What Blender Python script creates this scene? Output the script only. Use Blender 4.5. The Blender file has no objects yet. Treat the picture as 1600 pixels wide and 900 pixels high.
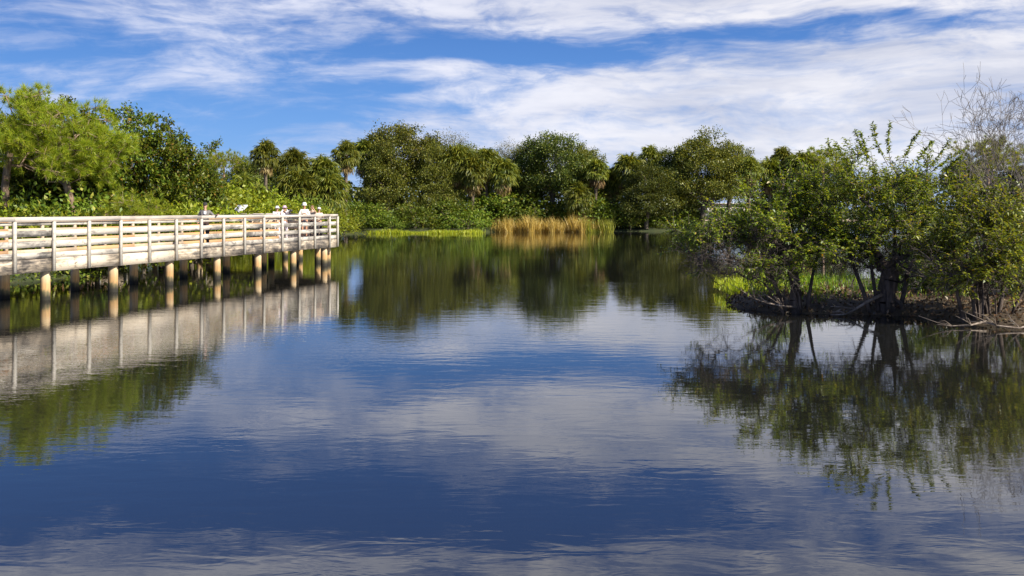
import bpy, bmesh, math, random
import numpy as np
from mathutils import Vector, Matrix

S = bpy.context.scene
COL = S.collection
R = math.radians
EYE = 2.85
F = 1500.0          # focal length in pixels of the 1600 px wide photograph

# ------------------------------------------------------------------ camera
cd = bpy.data.cameras.new('camera')
cam = bpy.data.objects.new('camera', cd)
COL.objects.link(cam)
cam.location = (0, 0, EYE)
cam.rotation_euler = (R(90), 0, 0)
cd.sensor_width = 36
cd.lens = 36 * F / 1600
cd.shift_y = -124 / 1600
cd.clip_start = 0.1
cd.clip_end = 6000
S.camera = cam

# ------------------------------------------------------------------ sun + sky
SUN_AZ = 60.0       # degrees to the right of straight behind the camera
SUN_EL = 35.0
sdir = Vector((math.sin(R(SUN_AZ)) * math.cos(R(SUN_EL)), -math.cos(R(SUN_AZ)) * math.cos(R(SUN_EL)), math.sin(R(SUN_EL))))
sl = bpy.data.lights.new('sun', 'SUN')
sl.energy = 5.0
sl.angle = R(0.5)
sl.color = (1.0, 0.93, 0.80)
so = bpy.data.objects.new('sun', sl)
COL.objects.link(so)
so.rotation_euler = sdir.to_track_quat('Z', 'Y').to_euler()

S.view_settings.view_transform = 'Standard'
S.view_settings.look = 'None'
S.view_settings.exposure = 0.72
S.view_settings.gamma = 1.0
S.view_settings.use_curve_mapping = False
S.cycles.use_denoising = True
S.cycles.max_bounces = 6
S.cycles.diffuse_bounces = 3
S.cycles.glossy_bounces = 3
S.cycles.transmission_bounces = 4
S.cycles.transparent_max_bounces = 8
S.cycles.sample_clamp_indirect = 6

W = bpy.data.worlds.new('World')
S.world = W
W.use_nodes = True


class NT:
    """short-hand for building node trees"""
    def __init__(s, tree):
        s.t = tree; s.n = tree.nodes; s.l = tree.links
    def add(s, typ, **kw):
        n = s.n.new(typ)
        for k, v in kw.items():
            if k.startswith('i_'):
                key = k[2:]
                key = int(key) if key.isdigit() else key.replace('_', ' ')
                s.put(n.inputs[key], v)
            else:
                setattr(n, k, v)
        return n
    def put(s, sock, v):
        if isinstance(v, bpy.types.NodeSocket):
            s.l.new(v, sock)
        elif isinstance(v, (tuple, list)) and sock.type == 'RGBA' and len(v) == 3:
            sock.default_value = (*v, 1)
        else:
            sock.default_value = v
    def math(s, op, a, b=0.0, c=None, clamp=False):
        n = s.n.new('ShaderNodeMath'); n.operation = op; n.use_clamp = clamp
        s.put(n.inputs[0], a); s.put(n.inputs[1], b)
        if c is not None: s.put(n.inputs[2], c)
        return n.outputs[0]
    def mix(s, f, a, b, typ='MIX'):
        n = s.n.new('ShaderNodeMix'); n.data_type = 'RGBA'; n.blend_type = typ
        s.put(n.inputs[0], f); s.put(n.inputs[6], a); s.put(n.inputs[7], b)
        return n.outputs[2]
    def ramp(s, f, stops, interp='LINEAR'):
        n = s.n.new('ShaderNodeValToRGB'); cr = n.color_ramp; cr.interpolation = interp
        while len(cr.elements) < len(stops): cr.elements.new(0.5)
        for e, (p, c) in zip(cr.elements, stops):
            e.position = p
            e.color = (c, c, c, 1) if isinstance(c, (int, float)) else (*c, 1)
        s.put(n.inputs[0], f)
        return n.outputs[0]
    def smooth(s, v, a, b, lo=0.0, hi=1.0):
        n = s.n.new('ShaderNodeMapRange'); n.interpolation_type = 'SMOOTHSTEP'
        s.put(n.inputs[0], v); s.put(n.inputs[1], a); s.put(n.inputs[2], b); s.put(n.inputs[3], lo); s.put(n.inputs[4], hi)
        return n.outputs[0]
    def noise(s, vec, scale, detail=4, rough=0.5, dist=0.0, out=0):
        n = s.n.new('ShaderNodeTexNoise')
        if vec is not None: s.put(n.inputs['Vector'], vec)
        n.inputs['Scale'].default_value = scale; n.inputs['Detail'].default_value = detail
        n.inputs['Roughness'].default_value = rough; n.inputs['Distortion'].default_value = dist
        return n.outputs[out]
    def mapping(s, vec, loc=(0, 0, 0), rot=(0, 0, 0), scale=(1, 1, 1)):
        n = s.n.new('ShaderNodeMapping')
        s.put(n.inputs[0], vec); n.inputs[1].default_value = loc; n.inputs[2].default_value = rot; n.inputs[3].default_value = scale
        return n.outputs[0]


def build_sky():
    t = NT(W.node_tree); t.n.clear()
    out = t.add('ShaderNodeOutputWorld')
    bg = t.add('ShaderNodeBackground'); bg.inputs[1].default_value = 0.10
    sky = t.add('ShaderNodeTexSky'); sky.sky_type = 'NISHITA'; sky.sun_disc = False
    sky.sun_elevation = R(SUN_EL); sky.sun_rotation = math.atan2(sdir.x, sdir.y)
    sky.air_density = 1.0; sky.dust_density = 0.0; sky.ozone_density = 4.0; sky.altitude = 0
    hs = t.add('ShaderNodeHueSaturation'); hs.inputs['Saturation'].default_value = 1.28; hs.inputs['Value'].default_value = 0.45
    hs.inputs['Hue'].default_value = 0.512
    t.put(hs.inputs['Color'], sky.outputs[0])
    tc = t.add('ShaderNodeTexCoord')
    sep = t.add('ShaderNodeSeparateXYZ'); t.put(sep.inputs[0], tc.outputs['Generated'])
    x, y, z = sep.outputs
    az = t.math('ARCTAN2', x, y)
    el = t.math('ARCSINE', z)
    # a deeper blue overhead and less of the white band at the horizon
    blue = t.mix(t.smooth(el, 0.0, 0.30), (1.05, 2.7, 6.5), (0.36, 1.08, 3.5))
    skyc = t.mix(0.66, hs.outputs[0], blue)
    comb = t.add('ShaderNodeCombineXYZ'); t.put(comb.inputs[0], az); t.put(comb.inputs[1], el)
    uv = comb.outputs[0]
    # cirrus: streaked noise, warped
    def warped(src, sc, amp, det=3):
        w = t.noise(t.mapping(src, scale=sc), 1.0, det, 0.5, out=1)
        a = t.add('ShaderNodeVectorMath', operation='SUBTRACT'); t.put(a.inputs[0], w); a.inputs[1].default_value = (0.5, 0.5, 0.5)
        b = t.add('ShaderNodeVectorMath', operation='MULTIPLY'); t.put(b.inputs[0], a.outputs[0]); b.inputs[1].default_value = amp
        c = t.add('ShaderNodeVectorMath', operation='ADD'); t.put(c.inputs[0], src); t.put(c.inputs[1], b.outputs[0])
        return c.outputs[0]
    wuv = warped(uv, (3.0, 8, 1), (0.22, 0.055, 0))
    fuv = warped(wuv, (16, 40, 1), (0.035, 0.012, 0))
    n1 = t.noise(t.mapping(wuv, loc=(3.1, 1.7, 0), rot=(0, 0, R(-7)), scale=(4.2, 21, 1)), 1.0, 5, 0.55)     # bands
    n2 = t.noise(t.mapping(fuv, loc=(7.3, 4.2, 0), rot=(0, 0, R(8)), scale=(9, 62, 1)), 1.0, 6, 0.62)         # fine streaks
    n3 = t.noise(t.mapping(fuv, loc=(1.3, 8.2, 0), rot=(0, 0, R(-17)), scale=(8, 44, 1)), 1.0, 7, 0.64)      # slanting mares' tails
    n4 = t.noise(t.mapping(fuv, loc=(5.3, 2.2, 0), scale=(26, 70, 1)), 1.0, 5, 0.6)                          # tufts
    base = t.math('ADD', t.math('MULTIPLY', n1, 1.15), t.math('ADD', t.math('MULTIPLY', n2, 0.36), t.math('ADD', t.math('MULTIPLY', n3, 0.85), t.math('MULTIPLY', n4, 0.44))))
    # banks of cloud and clear lanes: (azimuth, elevation, half widths, amount) in radians
    A = lambda px: math.atan((px - 800) / F)
    E = lambda py: math.atan((326 - py) / F)
    blobs = [
        (A(1430), E(150), .24, .050, .44), (A(1180), E(200), .22, .045, .24), (A(920), E(150), .10, .016, .14), (A(1120), E(122), .14, .020, .16),
        (A(1350), E(8), .28, .018, .24), (A(960), E(8), .14, .014, .12), (A(450), E(62), .075, .020, .20),
        (A(80), E(28), .10, .020, .20), (A(300), E(125), .08, .018, .16), (A(515), E(122), .020, .007, .22), (A(690), E(108), .035, .008, .18),
        (A(1000), E(245), .28, .024, .18), (A(720), E(188), .10, .014, .14), (A(250), E(18), .07, .014, .16), (A(700), E(45), .07, .012, .12),
        (A(830), E(86), .16, .014, -.55), (A(1210), E(48), .13, .010, -.46), (A(1530), E(66), .09, .007, -.26), (A(830), E(130), .05, .006, -.18),
        (A(60), E(190), .14, .020, -.08), (A(420), E(228), .14, .026, -.04), (A(560), E(205), .12, .012, .12), (A(640), E(250), .12, .014, .12), (A(120), E(98), .08, .012, -.16), (A(430), E(112), .06, .010, -.16),
        (A(600), E(150), .10, .010, -.12), (A(320), E(185), .06, .010, -.10),
        # overhead, seen only mirrored in the pond
        (A(900), E(-38), .20, .030, .40), (A(1280), E(-30), .16, .035, .26), (A(560), E(-10), .12, .018, .16),
        (A(700), E(-118), .42, .036, -.34), (A(200), E(-70), .20, .036, -.26), (A(40), E(-185), .22, .030, .26), (A(420), E(-220), .16, .018, .20),
        (A(1000), E(-185), .20, .026, -.12), (A(1420), E(-170), .22, .05, .20), (A(900), E(-240), .30, .020, .16),
        (1.3, .35, .7, .35, .12),
    ]
    acc = base
    for (a, e, sa, se, amt) in blobs:
        s1 = t.add('ShaderNodeVectorMath', operation='SUBTRACT'); t.put(s1.inputs[0], wuv); s1.inputs[1].default_value = (a, e, 0)
        s2 = t.add('ShaderNodeVectorMath', operation='MULTIPLY'); t.put(s2.inputs[0], s1.outputs[0]); s2.inputs[1].default_value = (1 / sa, 1 / se, 0)
        d = t.add('ShaderNodeVectorMath', operation='DOT_PRODUCT'); t.put(d.inputs[0], s2.outputs[0]); t.put(d.inputs[1], s2.outputs[0])
        g = t.math('MULTIPLY', t.math('POWER', 2.7183, t.math('MULTIPLY', d.outputs['Value'], -0.7)), amt)
        acc = t.math('ADD', acc, g)
    dens = t.smooth(acc, 1.20, 1.88)
    dens = t.math('MULTIPLY', dens, t.smooth(t.math('ADD', t.math('MULTIPLY', n3, .6), t.math('MULTIPLY', n4, .4)), .36, .56, .66, 1.0))
    shade = t.smooth(t.math('ADD', t.math('MULTIPLY', n2, 0.25), t.math('MULTIPLY', n1, 0.85)), 0.36, 0.70)
    cloud = t.mix(shade, (3.5, 3.7, 4.5), (6.2, 6.05, 6.15))
    cool = t.mix(t.smooth(az, -0.30, 0.25), (4.4, 4.85, 6.5), cloud)
    cloudc = t.mix(0.4, cloud, cool)
    res = t.mix(t.math('MULTIPLY', dens, 0.88), skyc, cloudc)
    t.put(bg.inputs[0], res)
    t.l.new(bg.outputs[0], out.inputs[0])

build_sky()

# ------------------------------------------------------------------ object helpers

def link(o, parent=None):
    COL.objects.link(o)
    if parent is not None: o.parent = parent
    return o

def tag(o, label=None, cat=None, group=None, kind=None):
    if label: o['label'] = label
    if cat: o['category'] = cat
    if group: o['group'] = group
    if kind: o['kind'] = kind
    return o

def empty(name, loc=(0, 0, 0), rz=0.0):
    o = bpy.data.objects.new(name, None)
    o.empty_display_size = 0.2
    o.location = loc; o.rotation_euler = (0, 0, rz)
    return link(o)

def np_mesh(name, V, faces):
    """V (n,3); faces: list of (m,k) int arrays"""
    me = bpy.data.meshes.new(name)
    V = np.ascontiguousarray(V, dtype=np.float32)
    me.vertices.add(len(V)); me.vertices.foreach_set('co', V.ravel())
    faces = [np.asarray(f, dtype=np.int32) for f in faces if len(f)]
    nl = sum(f.size for f in faces); npoly = sum(len(f) for f in faces)
    me.loops.add(nl); me.loops.foreach_set('vertex_index', np.concatenate([f.ravel() for f in faces]))
    st = []; c = 0
    for f in faces:
        k = f.shape[1]
        st.append(c + np.arange(len(f)) * k); c += f.size
    me.polygons.add(npoly)
    me.polygons.foreach_set('loop_start', np.concatenate(st).astype(np.int32))
    me.update(calc_edges=True)
    me.validate()
    return me

def obj(name, me, mat, parent=None, smooth=False):
    o = bpy.data.objects.new(name, me)
    if mat is not None:
        for m in (mat if isinstance(mat, (list, tuple)) else [mat]): me.materials.append(m)
    if smooth:
        me.polygons.foreach_set('use_smooth', np.ones(len(me.polygons), dtype=bool))
    return link(o, parent)

def unit(a):
    return a / np.maximum(np.linalg.norm(a, axis=-1, keepdims=True), 1e-9)

class MB:
    """collects boxes, tubes and lathes into one mesh"""
    def __init__(s): s.V = []; s.Q = []; s.T = []; s.n = 0; s.loose = []
    def _v(s, pts):
        b = s.n; s.V.append(np.asarray(pts, dtype=float)); s.n += len(pts); return b
    def box(s, x0, x1, y0, y1, z0, z1, M=None):
        p = np.array([(x0, y0, z0), (x1, y0, z0), (x1, y1, z0), (x0, y1, z0), (x0, y0, z1), (x1, y0, z1), (x1, y1, z1), (x0, y1, z1)], float)
        if M is not None: p = np.array([M @ Vector(q) for q in p])
        b = s._v(p)
        for f in ((3, 2, 1, 0), (4, 5, 6, 7), (0, 1, 5, 4), (1, 2, 6, 5), (2, 3, 7, 6), (3, 0, 4, 7)):
            s.Q.append([b + i for i in f])
        return s
    def tube(s, pts, radii, k=8, caps=True, wob=0.0, rng=None):
        pts = [Vector(p) for p in pts]
        rings = []
        up = Vector((0, 0, 1))
        ref = None
        for i, p in enumerate(pts):
            d = (pts[min(i + 1, len(pts) - 1)] - pts[max(i - 1, 0)]).normalized()
            if ref is None:
                ref = d.orthogonal().normalized()
            ref = (ref - d * ref.dot(d)).normalized()
            b2 = d.cross(ref)
            rr = radii[i]
            ring = []
            for j in range(k):
                a = 2 * math.pi * j / k
                w = 1 + (rng.uniform(-wob, wob) if rng is not None else 0)
                ring.append(p + (ref * math.cos(a) + b2 * math.sin(a)) * rr * w)
            rings.append(s._v(ring))
        for i in range(len(rings) - 1):
            a, b = rings[i], rings[i + 1]
            for j in range(k):
                s.Q.append([a + j, a + (j + 1) % k, b + (j + 1) % k, b + j])
        if caps:
            for ri, flip in ((rings[0], True), (rings[-1], False)):
                c = s._v([np.mean([s.V_at(ri + j) for j in range(k)], axis=0)])
                for j in range(k):
                    t = [ri + j, ri + (j + 1) % k, c]
                    s.T.append(t[::-1] if flip else t)
        return s
    def V_at(s, i):
        if not hasattr(s, '_off') or len(s._off) != len(s.V):
            s._off = np.cumsum([0] + [len(v) for v in s.V])[:-1]
        k = np.searchsorted(s._off, i, side='right') - 1
        return s.V[k][i - s._off[k]]
    def lathe(s, prof, c=(0, 0, 0), k=16, sx=1.0, sy=1.0, M=None):
        rings = []
        for (r, z) in prof:
            ring = [(c[0] + sx * r * math.cos(2 * math.pi * j / k), c[1] + sy * r * math.sin(2 * math.pi * j / k), c[2] + z) for j in range(k)]
            if M is not None: ring = [M @ Vector(q) for q in ring]
            rings.append(s._v(ring))
        for i in range(len(rings) - 1):
            a, b = rings[i], rings[i + 1]
            for j in range(k): s.Q.append([a + j, a + (j + 1) % k, b + (j + 1) % k, b + j])
        return s
    def quads(s, V, Q):
        b = s._v(V); s.loose.append(np.asarray(Q) + b); return s
    def mesh(s, name):
        f = []
        if s.Q: f.append(np.array(s.Q))
        f += s.loose
        if s.T: f.append(np.array(s.T))
        return np_mesh(name, np.concatenate(s.V), f)
    def build(s, name, mat, parent=None, smooth=False):
        return obj(name, s.mesh(name), mat, parent, smooth)

# ------------------------------------------------------------------ materials

def mat(name):
    m = bpy.data.materials.new(name); m.use_nodes = True
    t = NT(m.node_tree); t.n.clear()
    o = t.add('ShaderNodeOutputMaterial')
    return m, t, o

def principled(t, o, col, rough=0.7, bump=None, strength=0.3, dist=0.02, **kw):
    p = t.add('ShaderNodeBsdfPrincipled')
    t.put(p.inputs['Base Color'], col); t.put(p.inputs['Roughness'], rough)
    for k, v in kw.items(): t.put(p.inputs[k.replace('_', ' ')], v)
    if bump is not None:
        b = t.add('ShaderNodeBump'); b.inputs['Strength'].default_value = strength; b.inputs['Distance'].default_value = dist
        t.put(b.inputs['Height'], bump); t.put(p.inputs['Normal'], b.outputs[0])
    t.l.new(p.outputs[0], o.inputs[0])
    return p

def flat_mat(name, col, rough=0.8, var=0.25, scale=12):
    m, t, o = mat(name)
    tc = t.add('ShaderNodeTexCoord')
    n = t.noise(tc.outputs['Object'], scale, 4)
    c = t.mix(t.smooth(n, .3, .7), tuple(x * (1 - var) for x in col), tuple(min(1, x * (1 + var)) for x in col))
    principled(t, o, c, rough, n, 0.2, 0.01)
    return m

def leaf_mat(name, stops, trans=0.35, gloss=0.06, rough=0.42, obvar=0.22):
    m, t, o = mat(name)
    g = t.add('ShaderNodeNewGeometry')
    oi = t.add('ShaderNodeObjectInfo')
    c = t.ramp(g.outputs['Random Per Island'], stops)
    hs = t.add('ShaderNodeHueSaturation'); t.put(hs.inputs['Color'], c)
    t.put(hs.inputs['Value'], t.math('ADD', 1 - obvar, t.math('MULTIPLY', oi.outputs['Random'], 2 * obvar)))
    t.put(hs.inputs['Hue'], t.math('ADD', 0.488, t.math('MULTIPLY', oi.outputs['Random'], 0.022)))
    c = hs.outputs[0]
    d = t.add('ShaderNodeBsdfDiffuse'); t.put(d.inputs[0], c)
    tr = t.add('ShaderNodeBsdfTranslucent'); t.put(tr.inputs[0], t.mix(1.0, c, (1.25, 1.1, 0.45), 'MULTIPLY'))
    mx = t.add('ShaderNodeMixShader'); mx.inputs[0].default_value = trans
    t.l.new(d.outputs[0], mx.inputs[1]); t.l.new(tr.outputs[0], mx.inputs[2])
    gl = t.add('ShaderNodeBsdfGlossy'); gl.inputs['Roughness'].default_value = rough; gl.inputs[0].default_value = (.9, .95, .9, 1)
    m2 = t.add('ShaderNodeMixShader'); m2.inputs[0].default_value = gloss
    t.l.new(mx.outputs[0], m2.inputs[1]); t.l.new(gl.outputs[0], m2.inputs[2])
    t.l.new(m2.outputs[0], o.inputs[0])
    return m

def bark_mat(name, a, b, scale=9, stretch=(1, 1, .25)):
    m, t, o = mat(name)
    tc = t.add('ShaderNodeTexCoord')
    v = t.mapping(tc.outputs['Object'], scale=stretch)
    n = t.noise(v, scale, 6, .65)
    n2 = t.noise(tc.outputs['Object'], 1.3, 3)
    c = t.mix(t.smooth(n, .35, .68), a, b)
    c = t.mix(t.smooth(n2, .45, .75), c, tuple(x * .55 for x in a))
    principled(t, o, c, .9, n, .7, .02)
    return m

def wood_mat(name, stops, tint=(1, 1, 1), stain=0.5, orange=0.2):
    """weathered planks: grain along local X, patchy bleaching, dark mildew, some younger orange boards"""
    m, t, o = mat(name)
    tc = t.add('ShaderNodeTexCoord'); g = t.add('ShaderNodeNewGeometry')
    rnd = g.outputs['Random Per Island']
    off = t.add('ShaderNodeCombineXYZ'); t.put(off.inputs[0], t.math('MULTIPLY', rnd, 37.0)); t.put(off.inputs[1], t.math('MULTIPLY', rnd, 11.0))
    va = t.add('ShaderNodeVectorMath', operation='ADD'); t.put(va.inputs[0], tc.outputs['Object']); t.put(va.inputs[1], off.outputs[0])
    grain = t.noise(t.mapping(va.outputs[0], scale=(1.2, 14, 26)), 1.0, 5, .6)
    patch = t.noise(t.mapping(va.outputs[0], scale=(1.3, 2.2, 3.2)), 1.0, 6, .68, .4)
    spots = t.noise(t.mapping(va.outputs[0], loc=(5, 3, 1), scale=(5, 6, 9)), 1.0, 4, .6)
    f = t.math('ADD', t.math('MULTIPLY', grain, .35), t.math('ADD', t.math('MULTIPLY', patch, .75), t.math('MULTIPLY', t.math('SUBTRACT', rnd, .5), .22)))
    c = t.ramp(f, stops)
    r2 = t.math('FRACT', t.math('MULTIPLY', rnd, 17.31))
    c = t.mix(t.math('MULTIPLY', t.math('GREATER_THAN', r2, 1 - orange), t.smooth(patch, .3, .6, .35, .85)), c, (.58, .30, .12))
    c = t.mix(t.math('MULTIPLY', t.smooth(spots, .58, .72), stain), c, (.07, .055, .045))
    c = t.mix(1.0, c, tint, 'MULTIPLY')
    principled(t, o, c, .85, grain, .35, .01)
    return m

GREENS_OAK = [(0, (.040, .058, .010)), (.45, (.115, .140, .020)), (.8, (.23, .24, .034)), (1, (.32, .30, .06))]
M = {}
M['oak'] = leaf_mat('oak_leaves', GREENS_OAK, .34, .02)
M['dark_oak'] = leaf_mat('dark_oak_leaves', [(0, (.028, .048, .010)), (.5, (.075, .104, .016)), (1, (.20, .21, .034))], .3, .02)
M['wisp'] = leaf_mat('wispy_leaves', [(0, (.10, .11, .05)), (.6, (.20, .21, .09)), (1, (.32, .30, .17))], .4, .02)
M['palm'] = leaf_mat('palm_fronds', [(0, (.055, .085, .012)), (.5, (.145, .170, .018)), (1, (.27, .26, .032))], .34, .02, .5)
M['dead_palm'] = leaf_mat('dead_palm_fronds', [(0, (.10, .06, .025)), (.6, (.26, .18, .07)), (1, (.40, .30, .14))], .2, .02)
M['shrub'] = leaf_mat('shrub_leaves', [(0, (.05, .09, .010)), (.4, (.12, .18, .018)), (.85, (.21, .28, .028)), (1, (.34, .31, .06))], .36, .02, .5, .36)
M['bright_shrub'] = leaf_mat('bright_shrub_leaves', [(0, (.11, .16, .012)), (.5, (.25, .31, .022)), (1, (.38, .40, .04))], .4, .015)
M['pine'] = leaf_mat('pine_needles', [(0, (.10, .15, .012)), (.5, (.26, .33, .022)), (.9, (.42, .44, .03)), (1, (.46, .34, .07))], .42, .02)
M['tree_left'] = leaf_mat('broad_leaves', [(0, (.045, .085, .010)), (.5, (.125, .185, .020)), (.93, (.25, .28, .035)), (1, (.36, .18, .04))], .4, .02)
M['apple'] = leaf_mat('pond_apple_leaves', [(0, (.060, .095, .010)), (.36, (.145, .205, .017)), (.78, (.28, .34, .028)), (.96, (.38, .40, .035)), (1, (.46, .28, .04))], .46, .045, .45, .10)
M['reed'] = leaf_mat('dry_reed_blades', [(0, (.26, .19, .035)), (.5, (.58, .43, .09)), (1, (.76, .62, .22))], .35, .02)
M['green_reed'] = leaf_mat('green_reed_blades', [(0, (.10, .12, .012)), (.6, (.22, .22, .02)), (1, (.40, .36, .05))], .3, .03)
M['marsh'] = leaf_mat('marsh_grass_blades', [(0, (.17, .26, .012)), (.6, (.38, .45, .022)), (1, (.54, .54, .05))], .4, .02)
M['grass'] = leaf_mat('grass_blades', [(0, (.06, .13, .008)), (.6, (.17, .30, .014)), (1, (.34, .42, .03))], .4, .03)
M['litter'] = leaf_mat('leaf_litter', [(0, (.03, .018, .010)), (.5, (.12, .065, .030)), (.85, (.25, .15, .07)), (1, (.42, .32, .18))], .1, .05)
M['bark'] = bark_mat('grey_brown_bark', (.085, .065, .045), (.22, .18, .13))
M['pine_bark'] = bark_mat('pine_bark', (.16, .095, .06), (.42, .31, .22))
M['apple_bark'] = bark_mat('pond_apple_bark', (.042, .030, .023), (.135, .10, .08))
M['twig'] = bark_mat('brown_twigs', (.065, .050, .040), (.19, .15, .125))
M['dead_wood'] = bark_mat('dead_wood', (.14, .105, .08), (.34, .28, .23))
M['bare_bark'] = bark_mat('bare_tree_bark', (.12, .10, .085), (.30, .265, .23))
M['palm_bark'] = bark_mat('palm_bark', (.07, .052, .036), (.20, .155, .11), 14, (1, 1, 1.6))
M['rail'] = wood_mat('weathered_rail_boards', [(.36, (.10, .09, .08)), (.45, (.26, .24, .215)), (.53, (.52, .47, .40)), (.68, (.63, .575, .50))], stain=.7, orange=.04)
M['inner'] = wood_mat('inner_rail_boards', [(.30, (.22, .15, .09)), (.46, (.44, .33, .22)), (.75, (.60, .50, .38))], stain=.35, orange=.42)
M['fascia'] = wood_mat('stained_fascia_boards', [(.38, (.05, .043, .037)), (.46, (.17, .145, .12)), (.54, (.38, .31, .23)), (.63, (.64, .55, .43))], stain=.85, orange=.05)
M['post'] = wood_mat('pale_posts', [(.34, (.26, .23, .19)), (.5, (.43, .40, .345)), (.70, (.57, .53, .47))], stain=.25, orange=.0)
M['cap'] = wood_mat('rail_cap_wood', [(.34, (.28, .24, .21)), (.5, (.43, .375, .32)), (.72, (.54, .49, .43))], stain=.2, orange=.02)
M['deck'] = wood_mat('deck_planks', [(.30, (.20, .15, .11)), (.5, (.38, .30, .22)), (.75, (.50, .42, .33))], stain=.3, orange=.1)
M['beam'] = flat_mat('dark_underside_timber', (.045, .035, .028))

def pile_material():
    m, t, o = mat('timber_pile')
    tc = t.add('ShaderNodeTexCoord')
    sep = t.add('ShaderNodeSeparateXYZ'); t.put(sep.inputs[0], tc.outputs['Object'])
    n = t.noise(t.mapping(tc.outputs['Object'], scale=(4, 4, 1.6)), 1.0, 6, .65)
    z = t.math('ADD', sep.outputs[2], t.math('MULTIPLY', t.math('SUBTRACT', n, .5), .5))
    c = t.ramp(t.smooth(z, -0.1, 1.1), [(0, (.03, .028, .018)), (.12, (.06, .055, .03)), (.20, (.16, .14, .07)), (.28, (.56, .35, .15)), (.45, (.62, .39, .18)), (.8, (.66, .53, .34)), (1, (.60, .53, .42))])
    c = t.mix(t.smooth(n, .50, .72, 0, .75), c, (.14, .09, .055))
    sk = t.noise(t.mapping(tc.outputs['Object'], loc=(3, 1, 0), scale=(16, 16, .8)), 1.0, 4, .6)
    c = t.mix(t.smooth(sk, .52, .70, 0, .40), c, (.20, .14, .085))
    oi = t.add('ShaderNodeObjectInfo')
    c = t.mix(1.0, c, t.mix(oi.outputs['Random'], (.78, .74, .70), (1.0, 1.0, 1.0)), 'MULTIPLY')
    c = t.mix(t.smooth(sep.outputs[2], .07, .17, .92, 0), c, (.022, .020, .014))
    principled(t, o, c, .85, n, .4, .02)
    return m
M['pile'] = pile_material()

def water_material():
    m, t, o = mat('pond_water')
    tc = t.add('ShaderNodeTexCoord')
    P = tc.outputs['Object']
    # wind patches: where the pond is ruffled and where it is nearly still
    patch = t.smooth(t.noise(t.mapping(P, loc=(4, 2, 0), scale=(.05, .10, 1)), 1.0, 3, .5, .6), .40, .66, .10, 1.0)
    r1 = t.noise(t.mapping(P, rot=(0, 0, R(14)), scale=(1.3, 3.6, 1)), 1.0, 3, .5, .5)
    r2 = t.noise(t.mapping(P, rot=(0, 0, R(-24)), scale=(3.5, 8.0, 1)), 1.0, 3, .55, .3)
    r4 = t.noise(t.mapping(P, rot=(0, 0, R(38)), scale=(7.5, 15, 1)), 1.0, 2, .5, .2)
    r3 = t.noise(t.mapping(P, scale=(.35, .9, 1)), 1.0, 2, .5)
    h = t.math('ADD', t.math('MULTIPLY', r1, .55), t.math('ADD', t.math('MULTIPLY', t.math('ADD', r2, t.math('MULTIPLY', r4, .45)), t.math('MULTIPLY', patch, .42)), t.math('MULTIPLY', r3, .5)))
    b = t.add('ShaderNodeBump'); b.inputs['Strength'].default_value = 1.0; b.inputs['Distance'].default_value = 0.0036
    t.put(b.inputs['Height'], h)
    p = t.add('ShaderNodeBsdfPrincipled')
    p.inputs['Base Color'].default_value = (.012, .012, .010, 1)
    p.inputs['Roughness'].default_value = .012
    p.inputs['IOR'].default_value = 2.2
    t.put(p.inputs['Normal'], b.outputs[0])
    t.l.new(p.outputs[0], o.inputs[0])
    return m
M['water'] = water_material()

def ground_material(name, a, b, c3, s=0.6):
    m, t, o = mat(name)
    tc = t.add('ShaderNodeTexCoord'); P = tc.outputs['Object']
    n = t.noise(P, s, 6, .6); n2 = t.noise(P, s * 9, 5, .65)
    c = t.mix(t.smooth(n, .38, .62), a, b)
    c = t.mix(t.smooth(n2, .5, .75), c, c3)
    principled(t, o, c, .95, n2, .8, .06)
    return m
M['ground'] = ground_material('bank_soil_and_grass', (.030, .045, .010), (.060, .072, .016), (.045, .030, .016))
M['island'] = ground_material('island_soil', (.055, .036, .022), (.11, .075, .042), (.05, .06, .015), 1.4)
M['sand'] = ground_material('sandy_path', (.50, .36, .25), (.62, .47, .35), (.40, .30, .2), .8)

# ------------------------------------------------------------------ ground, water

def poly_sdf(px, py, poly):
    """signed distance, negative inside"""
    d = np.full(px.shape, 1e18); inside = np.zeros(px.shape, bool)
    n = len(poly)
    for i in range(n):
        ax, ay = poly[i]; bx, by = poly[(i + 1) % n]
        ex, ey = bx - ax, by - ay
        wx, wy = px - ax, py - ay
        tt = np.clip((wx * ex + wy * ey) / (ex * ex + ey * ey), 0, 1)
        d = np.minimum(d, (wx - ex * tt) ** 2 + (wy - ey * tt) ** 2)
        cnd = ((ay > py) != (by > py)) & (px < ex * (py - ay) / (ey if ey else 1e-9) + ax)
        inside ^= cnd
    d = np.sqrt(d)
    return np.where(inside, -d, d)

POND = [(-70, -60), (-70, 18), (-40, 27), (-24, 33.0), (-19.2, 36.2), (-17.6, 40), (-18.6, 46), (-21, 55), (-23.5, 66), (-25, 80), (-22.5, 96), (-18, 108), (-8, 114.5),
        (0, 117.5), (9, 119.5), (16, 120.5), (21, 119), (23.5, 124), (26, 140), (31, 155), (44, 160), (62, 150), (80, 120), (90, 70), (90, 10), (80, -60)]
ISLE = [(6.4, 27.6), (7.4, 26.1), (9.0, 25.9), (10.6, 25.4), (11.6, 23.6), (13.0, 23.0), (16, 22.6), (22, 23.5), (27, 27), (27, 35), (20, 37.5), (13.5, 37.0), (10.5, 36.2), (8.2, 34.6), (7.0, 31)]

def vnoise(x, y, seed=0):
    s = 0
    for k, (f, a) in enumerate(((.21, .5), (.53, .3), (1.31, .2))):
        s = s + a * np.sin(f * x * 1.7 + seed + k) * np.cos(f * y * 1.3 - seed * 2 + k * 2.1)
    return s

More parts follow.
